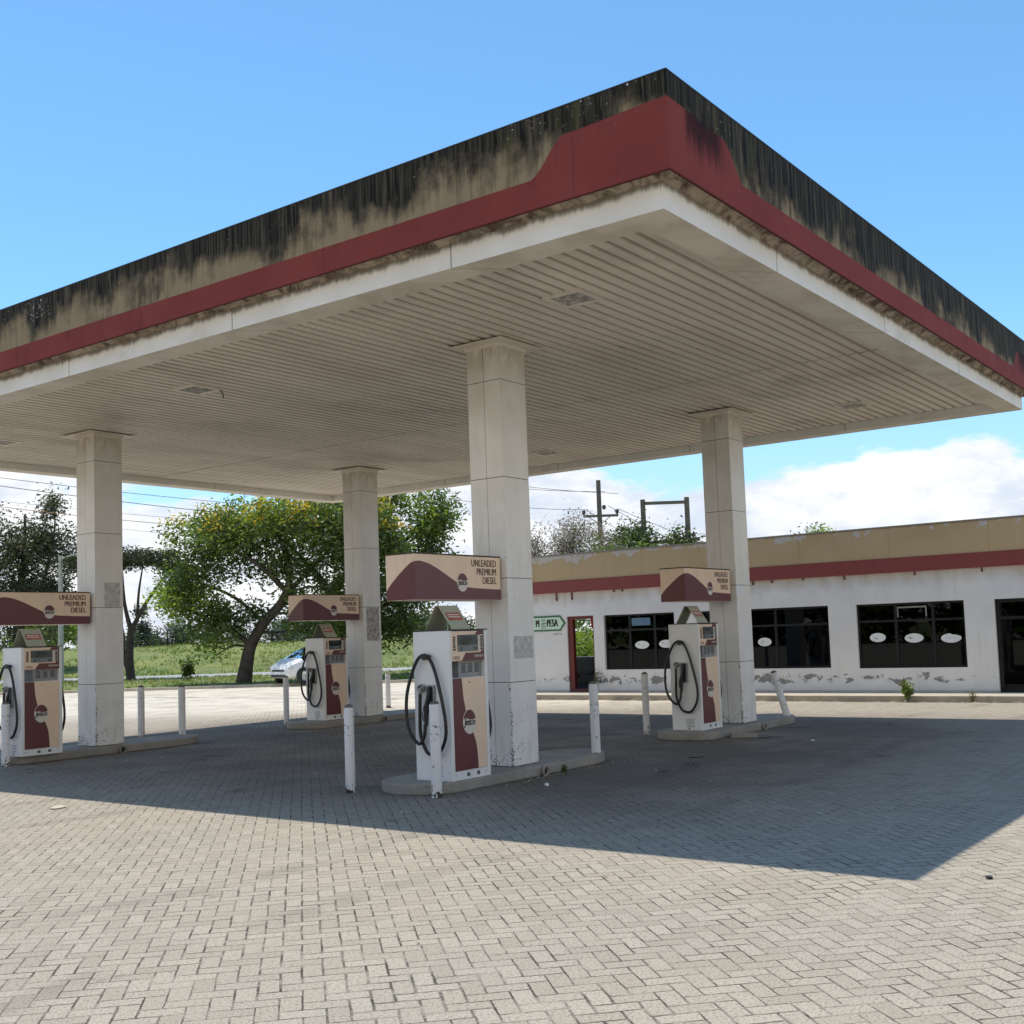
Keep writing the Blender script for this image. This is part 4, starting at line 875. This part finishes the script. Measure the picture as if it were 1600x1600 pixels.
tree('roofline_tree', 'small green treetop just showing over the shop parapet right of the rightmost column', 'tree', (32.3, 9.2, 0), [[(0, 0, -.1, .2), (0, 0, 3, .15), (0, 0, 5, .05)]], [(0, 0, 5.15, .75, .7, .35, 20, (1, 1, 2))], (60, .2, .12, .8, 0), G3, 4)
# trees further off
def at(n_, t_, z_=0): p = en(n_, t_); return (p[0], p[1], z_)
def fartree(x_, y_, h, w_, label, mats, seed, z0=.6, kind='broadleaf_tree', cone=False, n_=26):
    b_ = (x_, y_, z0)
    bl = [(0, 0, h*.62, w_*.5, w_*.5, h*.36, n_, (2, 1)), (w_*.28, 0, h*.5, w_*.3, w_*.3, h*.3, n_//2, (2, 1)), (-w_*.3, 0, h*.48, w_*.3, w_*.3, h*.28, n_//2, (2, 1))]
    if cone: bl = [(0, 0, h*f, w_*.5*(1.1-f), w_*.5*(1.1-f), h*.12, max(4, int(n_*(1.15-f)*.5)), (2, 1)) for f in (.25, .4, .55, .7, .85, .97)]
    return tree(kind, label, 'tree', b_, [[(0, 0, -1, .2), (0, 0, h*.4, .15), (0, 0, h*.8, .06)]], bl, (95, h*.085+.06, h*.045+.11, .8, 0), mats, seed, group=None)
FM = [M['far'], M['g2']]; FB = [M['far2'], M['far']]
fartree(31.9, 60.8, 4.6, 4.2, 'bright green round tree beyond the left pump, behind the lamp pole', [M['g3'], M['g1']], 41, .5)
fartree(75.1, 111.9, 5.6, 3.4, 'small pointed conifer on the horizon between left column and flowering tree', FM, 42, .6, 'conifer_tree', True)
fartree(83.2, 117.8, 4.4, 7.5, 'dark rounded tree on the horizon right of the pointed conifer', FM, 43, .4)
fartree(86.0, 114.0, 4.2, 8, 'broad dark tree on the horizon under the bright hanging branch of the flowering tree', FM, 44, .4)
fartree(74.8, 95.6, 3.2, 5, 'low bushy tree on the horizon left of the dark leaning trunk', FB, 45, .4)
fartree(70.9, 83.9, 3.4, 7, 'pale distant tree right of the dark leaning trunk', FB, 46, .4)
fartree(86.6, 96.4, 4.6, 7, 'distant dark tree on the horizon above the silver car', FM, 47, .4)
fartree(67.6, 71.6, 4.2, 6, 'distant tree hidden partly by the far pump', FB, 48, .4)
fartree(64.0, 59.7, 4.0, 6, 'distant green tree right of the back middle column', FB, 49, .4)
fartree(81.1, 70.3, 4.4, 8, 'distant tree in the gap left of the nearest pump', FM, 50, .4)
fartree(49.2, 96.3, 4.0, 7, 'distant dark tree low behind the left pump', FM, 51, .4)
fartree(66.5, 106.6, 3.6, 7, 'distant tree just left of the left column', FM, 52, .4)
# greenery added behind the shop, standing in for a reflection in the door glass
for i, (bx, by, h, lab) in enumerate(((25.5, 13.6, 5.4, 'dark bushy tree added behind the shop, standing in for the reflection in the maroon doorway'), (22.6, 13.7, 1.5, 'light green shrub added behind the shop, standing in for the reflection low in the maroon doorway'), (24, 15.6, 4.2, 'tall shrub added behind the left end of the shop, standing in for the doorway reflection'))):
    tree('shrub', lab, 'shrub', (bx, by, 0), [[(0, 0, -.1, .1), (0, 0, h*.5, .06), (0, 0, h*.8, .03)]], [(0, 0, h*.5, h*.42, h*.3, h*.45, 40, (2, 2, 1) if i != 1 else (1, 0, 3))], (90, .28, .15, .8, 0), G3, 60+i)
# small plants
def plant(name, label, base, h, n_, size, mats, seed):
    r = random.Random(seed); t = tag(empty(name, base, 0), label, 'plant'); g = MB(); c = MB()
    for k in range(n_):
        a = r.uniform(0, 6.28); l = h*r.uniform(.6, 1); o_ = Vector((math.cos(a)*l*.45*r.random(), math.sin(a)*l*.45*r.random(), l)); g.tube([(0, 0, -.02), tuple(o_*.5), tuple(o_)], [.008, .006, .004], 5)
        for q in range(5): leaves(c, o_*(.45+.14*q), 3, size*.35, size, r.choice(range(len(mats))), r)
    g.build('stem', M['olive'], t, fixn=False); c.build('leaf', mats, t, fixn=False); return t
plant('leafy_weed', 'small bright green bush growing from the kerb crack in front of the third shop window', (12.9, -.38, 0), .42, 12, .10, [M['g3'], M['olive'], M['g1']], 1)
plant('dry_weed', 'thin dry weed on the kerb near the dark right door', (12.97, -1.62, 0), .25, 5, .04, [M['tuft2'], M['olive']], 2)
plant('ground_weed', 'low weeds around the drain pipe of the nearest pump island', (.55, -.33, 0), .09, 9, .035, [M['olive'], M['g1']], 3)
plant('leafy_shrub', 'dark spiky shrub on the verge between the bollards and the flowering tree', (21.8, 34.1, .05), .95, 14, .24, [M['g2'], M['g1']], 6)
plant('ivy_sprig', 'wiry dark plant growing by the shop doorway behind a bollard', (13.9, 7.7, .12), .55, 5, .07, [M['g2']], 7)

# ------------------------------------------------------------ street lamp, utility poles and wires
t = tag(empty('street_lamp', (20.76, 42.3, .1), RZ), 'pale street lamp pole with a short arm behind the left pump', 'street lamp')
g = MB(); g.tube([(0, 0, 0), (0, 0, 3), (0, 0, 6.1)], [.14, .12, .09], 10); g.build('pole', M['lamp'], t)
g = MB(); g.tube(interp([(0, 0, 5.9), (.5, 0, 6.1), (1.4, 0, 6.25)], 4), .035, 6); ar = g.build('arm', M['lamp'], t)
g = MB(); g.prism([(1.3, 6.2), (1.9, 6.24), (1.85, 6.33), (1.35, 6.3)], -.1, .1, 'y'); g.build('lamp_head', M['lamp'], ar, bevel=.02)
def upole(loc, h, lab, arm=None):
    t = tag(empty('utility_pole', loc, RZ), lab, 'utility pole'); g = MB(); g.tube([(0, 0, -.2), (0, 0, h*.5), (0, 0, h)], [.16, .14, .12], 10); g.build('pole', M['wood'], t); return t
p1 = upole((40.2, 23.9, 0), 9.55, 'single wooden utility pole with one crossarm behind the shop, beside the lilac tree')
g = MB(); g.box(-.85, -.07, 7.62, .98, .05, 7.74); g.tube([(-.55, -.08, 7.62), (0, -.12, 7.2)], .02, 5); g.tube([(.55, -.08, 7.62), (0, -.12, 7.2)], .02, 5); c1 = g.build('crossarm', M['wood'], p1)
for q, zz_ in ((-.82, 7.75), (.92, 7.75)): g = MB(); g.lathe([(.03, 0), (.07, .04), (.10, .10), (.10, .2), (.05, .26), (0, .27)], (q, 0, zz_), 10); g.build('insulator', M['insul'], c1)
g = MB(); g.lathe([(.03, 0), (.10, .06), (.10, .2), (0, .27)], (.25, 0, 8.0), 10); g.build('insulator', M['insul'], p1)
hf = tag(empty('utility_pole', (41.56, 22.07, 0), RZ), 'wooden two-pole H-shaped utility frame with two crossbars behind the shop', 'utility pole')
for q, h in ((0, 8.45), (2.3, 8.5)): g = MB(); g.tube([(q, 0, -.2), (q, 0, h*.5), (q, 0, h)], [.17, .15, .13], 10); g.build('pole', M['wood'], hf)
g = MB(); g.box(.12, -.14, 8.16, 2.2, 0, 8.32); g.build('crossbar', M['wood'], hf)
g = MB(); g.box(-1.0, -.20, 6.05, 3.2, -.14, 6.22); cb = g.build('crossbar', M['wood'], hf); cb.rotation_euler = (0, R(-3), 0)
for q in (-.8, .9, 1.9, 2.9):
    g = MB(); g.lathe([(.04, 0), (.14, .05), (.07, .09), (.15, .14), (.06, .2), (.03, .3)], (q, -.17, 6.25), 10); g.build('insulator', M['insul'], cb)
for q in (-.3, 1.3, 2.2):
    g = MB(); g.tube(interp([(q-.5, -.2, 6.3), (q-.2, -.25, 5.8), (q+.3, -.2, 6.3)], 5), .015, 5); g.build('jumper_cable', M['wire'], cb)
def wire(a, b_, sag, rad, m, lab):
    a, b_ = Vector(a), Vector(b_); pts = [a.lerp(b_, i/24)+Vector((0, 0, -4*sag*(i/24)*(1-i/24))) for i in range(25)]
    g = MB(); g.tube(pts, rad, 5); return tag(g.build('overhead_wire', m), lab, 'wire', 'overhead power lines')

wire((7.3, 34.2, 8.66), (27.8, 26.9, 7.21), .25, 0.0112, M['wire'], 'topmost overhead wire left of the left column, running just under the canopy edge')
wire((7.3, 34.2, 8.44), (27.8, 26.9, 6.63), .25, 0.0136, M['wire'], 'second overhead wire from the top left of the left column')
wire((9.14, 38.5, 8.39), (30.8, 29.6, 6.86), .3, 0.0074, M['wire'], 'thin overhead wire, third from the top left of the left column')
wire((9.15, 38.5, 8.25), (27.0, 28.2, 6.3), .3, 0.0136, M['wire2'], 'copper coloured overhead wire crossing in front of the flowering tree')
wire((9.16, 38.5, 7.95), (30.8, 29.7, 5.93), .3, 0.0062, M['wire'], 'lowest thin overhead wire beside the left column')
wire((40.57, 22.93, 8.79), (38.5, 35.5, 11.5), .3, 0.0136, M['wire'], 'upper overhead wire from the single pole to the nearest column')
wire((40.16, 23.46, 8.91), (38.5, 35.5, 11.13), .3, 0.0136, M['wire'], 'middle overhead wire from the single pole to the nearest column')
wire((39.62, 24.23, 8.0), (38.5, 35.56, 10.1), .3, 0.0136, M['wire'], 'lower overhead wire from the left end of the crossarm to the nearest column')
wire((40.70, 23.05, 8.0), (43.4, 20.3, 6.4), .05, 0.0136, M['wire'], 'overhead wire from the right crossarm end to the far post of the H-frame')
wire((40.40, 23.5, 8.2), (42.7, 21.2, 6.4), .05, 0.0136, M['wire'], 'overhead wire from the pole top insulator to the middle of the H-frame')
wire((39.75, 24.4, 8.0), (41.5, 22.7, 6.5), .05, 0.0136, M['wire'], 'overhead wire from the left crossarm end to the near post of the H-frame')
wire((43.6, 19.9, 6.6), (49.9, 14.1, 5.87), .1, 0.0124, M['wire'], 'upper overhead wire running right from the H-frame past the rightmost column')
wire((42.2, 21.6, 6.5), (49.9, 14.1, 5.55), .2, 0.0124, M['wire'], 'lower overhead wire running right from the H-frame past the rightmost column')
wire((40.1, 23.84, 6.6), (43.3, 19.5, 6.0), .15, 0.0186, M['wire'], 'thick low cable between the single pole and the H-frame above the roof')

# ------------------------------------------------------------ car
def car(loc, rz):
    t = tag(empty('parked_car', loc, rz), 'silver hatchback parked on the verge behind the far pump', 'car')
    #      x     half-w  zbot  zsh   ztop  half-w top
    st = [(-1.93, .60, .34, .72, .80, .50), (-1.88, .74, .24, .88, 1.08, .55), (-1.70, .81, .22, .93, 1.36, .56), (-1.30, .835, .22, .95, 1.46, .60), (-.50, .84, .20, .93, 1.51, .62), (.32, .84, .20, .92, 1.47, .61),
          (.72, .84, .20, .92, 1.31, .60), (1.22, .835, .21, .90, 1.02, .64), (1.42, .82, .21, .88, .95, .66), (1.64, .79, .22, .80, .84, .62), (1.80, .72, .24, .70, .735, .52), (1.92, .58, .30, .55, .58, .44)]
    body = MB(); gl = MB(); rows = []
    for (x, w_, zb_, zs, zt, wt) in st:
        half = [(0, zb_), (w_*.86, zb_), (w_, zb_+.12), (w_*1.0, (zb_+zs)/2), (w_*.985, zs-.05), (w_*.95, zs), (wt+(w_*.95-wt)*.12, zt-(zt-zs)*.12), (wt*.82, zt-.005), (0, zt+.02)]
        rows.append([(x, a, b_) for a, b_ in half])
    for sgn in (1, -1):
        for i in range(len(rows)-1):
            for j in range(8):
                q = [rows[i][j], rows[i+1][j], rows[i+1][j+1], rows[i][j+1]]; q = [(a, b_*sgn, c) for a, b_, c in q]
                xm = (rows[i][j][0]+rows[i+1][j][0])/2; glassy = (j == 5 and -1.6 < xm < .95) or (j in (6, 7) and .15 < xm < 1.15 and i in (5, 6)) or (j in (5, 6) and i in (6,) )
                if glassy:
                    gl.add([(a, b_*.985, c-.006) for a, b_, c in q], [(0, 1, 2, 3)], 0, True)
                else: body.add(q, [(0, 1, 2, 3)], 0, True)
        body.add([(a, b_*sgn, c) for a, b_, c in rows[0]], [list(range(9))], 0); body.add([(a, b_*sgn, c) for a, b_, c in rows[-1]], [list(range(9))], 0)
    bo = body.build('body', M['carpaint'], t)
    bm = bmesh.new(); bm.from_mesh(bo.data); bmesh.ops.remove_doubles(bm, verts=bm.verts, dist=.001); bmesh.ops.recalc_face_normals(bm, faces=bm.faces); bm.to_mesh(bo.data); bm.free()
    gl.build('window_glass', M['carglass'], t)
    g = MB(); g.box(-.42, -.845, .91, -.34, .845, 1.44); g.box(.42, -.845, .88, .50, -.6, 1.34); g.box(.42, .6, .88, .50, .845, 1.34)
    g = MB()
    for s_ in (1, -1): g.prism([(-.45, .92), (-.35, .92), (-.38, 1.42), (-.44, 1.42)], s_*.80, s_*.70, 'y')
    g.build('door_pillar', M['dark'], bo)
    for sx_ in (1.22, -1.22):
        for s_ in (1, -1):
            g = MB(); g.lathe([(.17, s_*.80), (.30, s_*.80), (.31, s_*.83), (.30, s_*.852), (.19, s_*.852)], (sx_, 0, .31), 24, 0, 'y'); wh = g.build('wheel', M['tyre'], t)
            g = MB(); g.lathe([(0, s_*.84), (.06, s_*.85), (.08, s_*.825), (.17, s_*.832), (.19, s_*.851)], (sx_, 0, .31), 20, 0, 'y')
            g.build('rim', M['steel'], wh)
            g = MB(); g.lathe([(.31, s_*.836), (.355, s_*.838), (.36, s_*.80)], (sx_, 0, .31), 24, 0, 'y'); g.build('wheel_arch', M['dark'], bo)
    for s_ in (1, -1):
        g = MB(); g.prism([(1.50, .70), (1.86, .60), (1.885, .66), (1.80, .72), (1.52, .80)], s_*.62, s_*.775, 'y'); g.build('headlight', M['headl'], t, bevel=.02)
        g = MB(); g.box(.60, s_*.84, .93, .75, s_*.98, 1.05); g.build('wing_mirror', M['carpaint'], t, bevel=.03)
        g = MB(); g.box(-.20, s_*.842, .74, -.05, s_*.86, .765); g.build('door_handle', M['carpaint'], t)
    g = MB(); g.box(1.84, -.45, .50, 1.935, .45, .58); g.build('grille', M['dark'], t, bevel=.01)
    g = MB(); g.box(1.80, -.52, .27, 1.945, .52, .38); g.build('bumper_intake', M['dark'], t, bevel=.02)
    g = MB(); g.box(1.935, -.24, .40, 1.950, .24, .49); g.build('number_plate', M['sticker'], t)
    return t
co = car((20.82, 24.90, .10), math.radians(170.4)); co.scale = (.93, .93, .93)

# ------------------------------------------------------------ small loose things on the paving
def chunk(name, loc, dims, rz, m, lab, cat, seed, group=None):
    r = random.Random(seed); bm = bmesh.new(); bmesh.ops.create_icosphere(bm, subdivisions=2, radius=.5)
    for v in bm.verts: v.co *= 1+.22*mnoise.noise(v.co*2.3+Vector((seed, 0, 0))); v.co = Vector((v.co.x*dims[0], v.co.y*dims[1], v.co.z*dims[2]))
    me = bpy.data.meshes.new(name); bm.to_mesh(me); bm.free(); me.materials.append(m); o = bpy.data.objects.new(name, me); COL.objects.link(o)
    o.location = loc; o.rotation_euler = (0, 0, rz); return tag(o, lab, cat, group)
chunk('loose_stone', (-3.79, 3.11, .012), (.20, .12, .03), .3, M['stone'], 'pale flat stone lying on the sunlit paving at left near the shadow edge', 'stone', 1)
chunk('loose_stone', (-.47, -.79, .02), (.05, .05, .045), .3, M['sticker'], 'small white pebble in front of the drain pipe of the nearest island', 'stone', 2)
chunk('loose_stone', (-3.02, -5.97, .01), (.06, .04, .02), .9, M['dark'], 'small dark lump on the sunlit paving near the right shadow corner', 'stone', 3)
g = MB(); g.box(-.20, -.05, 0, .20, .05, .06); o = g.build('brick', M['island'], bevel=.006); o.location = (5.15, -.43, .001); o.rotation_euler = (0, 0, -.93); tag(o, 'loose grey brick on the ground right of the right pump', 'brick')
chunk('litter_scrap', (4.9, -1.6, .012), (.10, .06, .02), .2, M['sticker'], 'scrap of pale litter on the shaded paving right of the right pump', 'litter', 5)
chunk('dirt_clod', (2.65, -.95, .012), (.36, .18, .03), .2, M['bollard_cap'], 'dark dirt clod on the shaded paving right of the nearest island', 'dirt', 6)
r = random.Random(12)
g = MB()
for k in range(420):
    a = r.random(); 
    if a < .45: px, py = 12.97-abs(r.gauss(0, .10)), r.uniform(-8, 11)
    elif a < .6: px, py = r.uniform(-.6, 2.2), -.27-abs(r.gauss(0, .06))
    else: px, py = r.uniform(-6, 12), r.uniform(-6, 14)
    s_ = r.uniform(.006, .02)*(1.4 if a < .45 else .8); pts = [(px+r.uniform(-s_, s_), py+r.uniform(-s_, s_), .002), (px+s_, py-s_*.4, .002), (px-s_*.3, py+s_, .002), (px, py, .002+s_*.9)]
    g.add(pts, [(0, 1, 3), (1, 2, 3), (2, 0, 3), (0, 2, 1)])
struct(g.build('grit', M['stone'], fixn=False), 'stuff')

r = random.Random(77); g = MB()  # unseen wood added behind the camera to darken the shop window reflections
for k in range(70):
    yy = -75+k*2.0; 
    for q in range(5): leaves(g, Vector((-52+r.uniform(-3, 3), yy+r.uniform(-1, 1), r.uniform(.6, 6.5))), 70, .9, 1.1, r.choice((0, 1)), r)
struct(g.build('added_reflection_wood', [M['g2'], M['g1']], fixn=False), 'stuff')
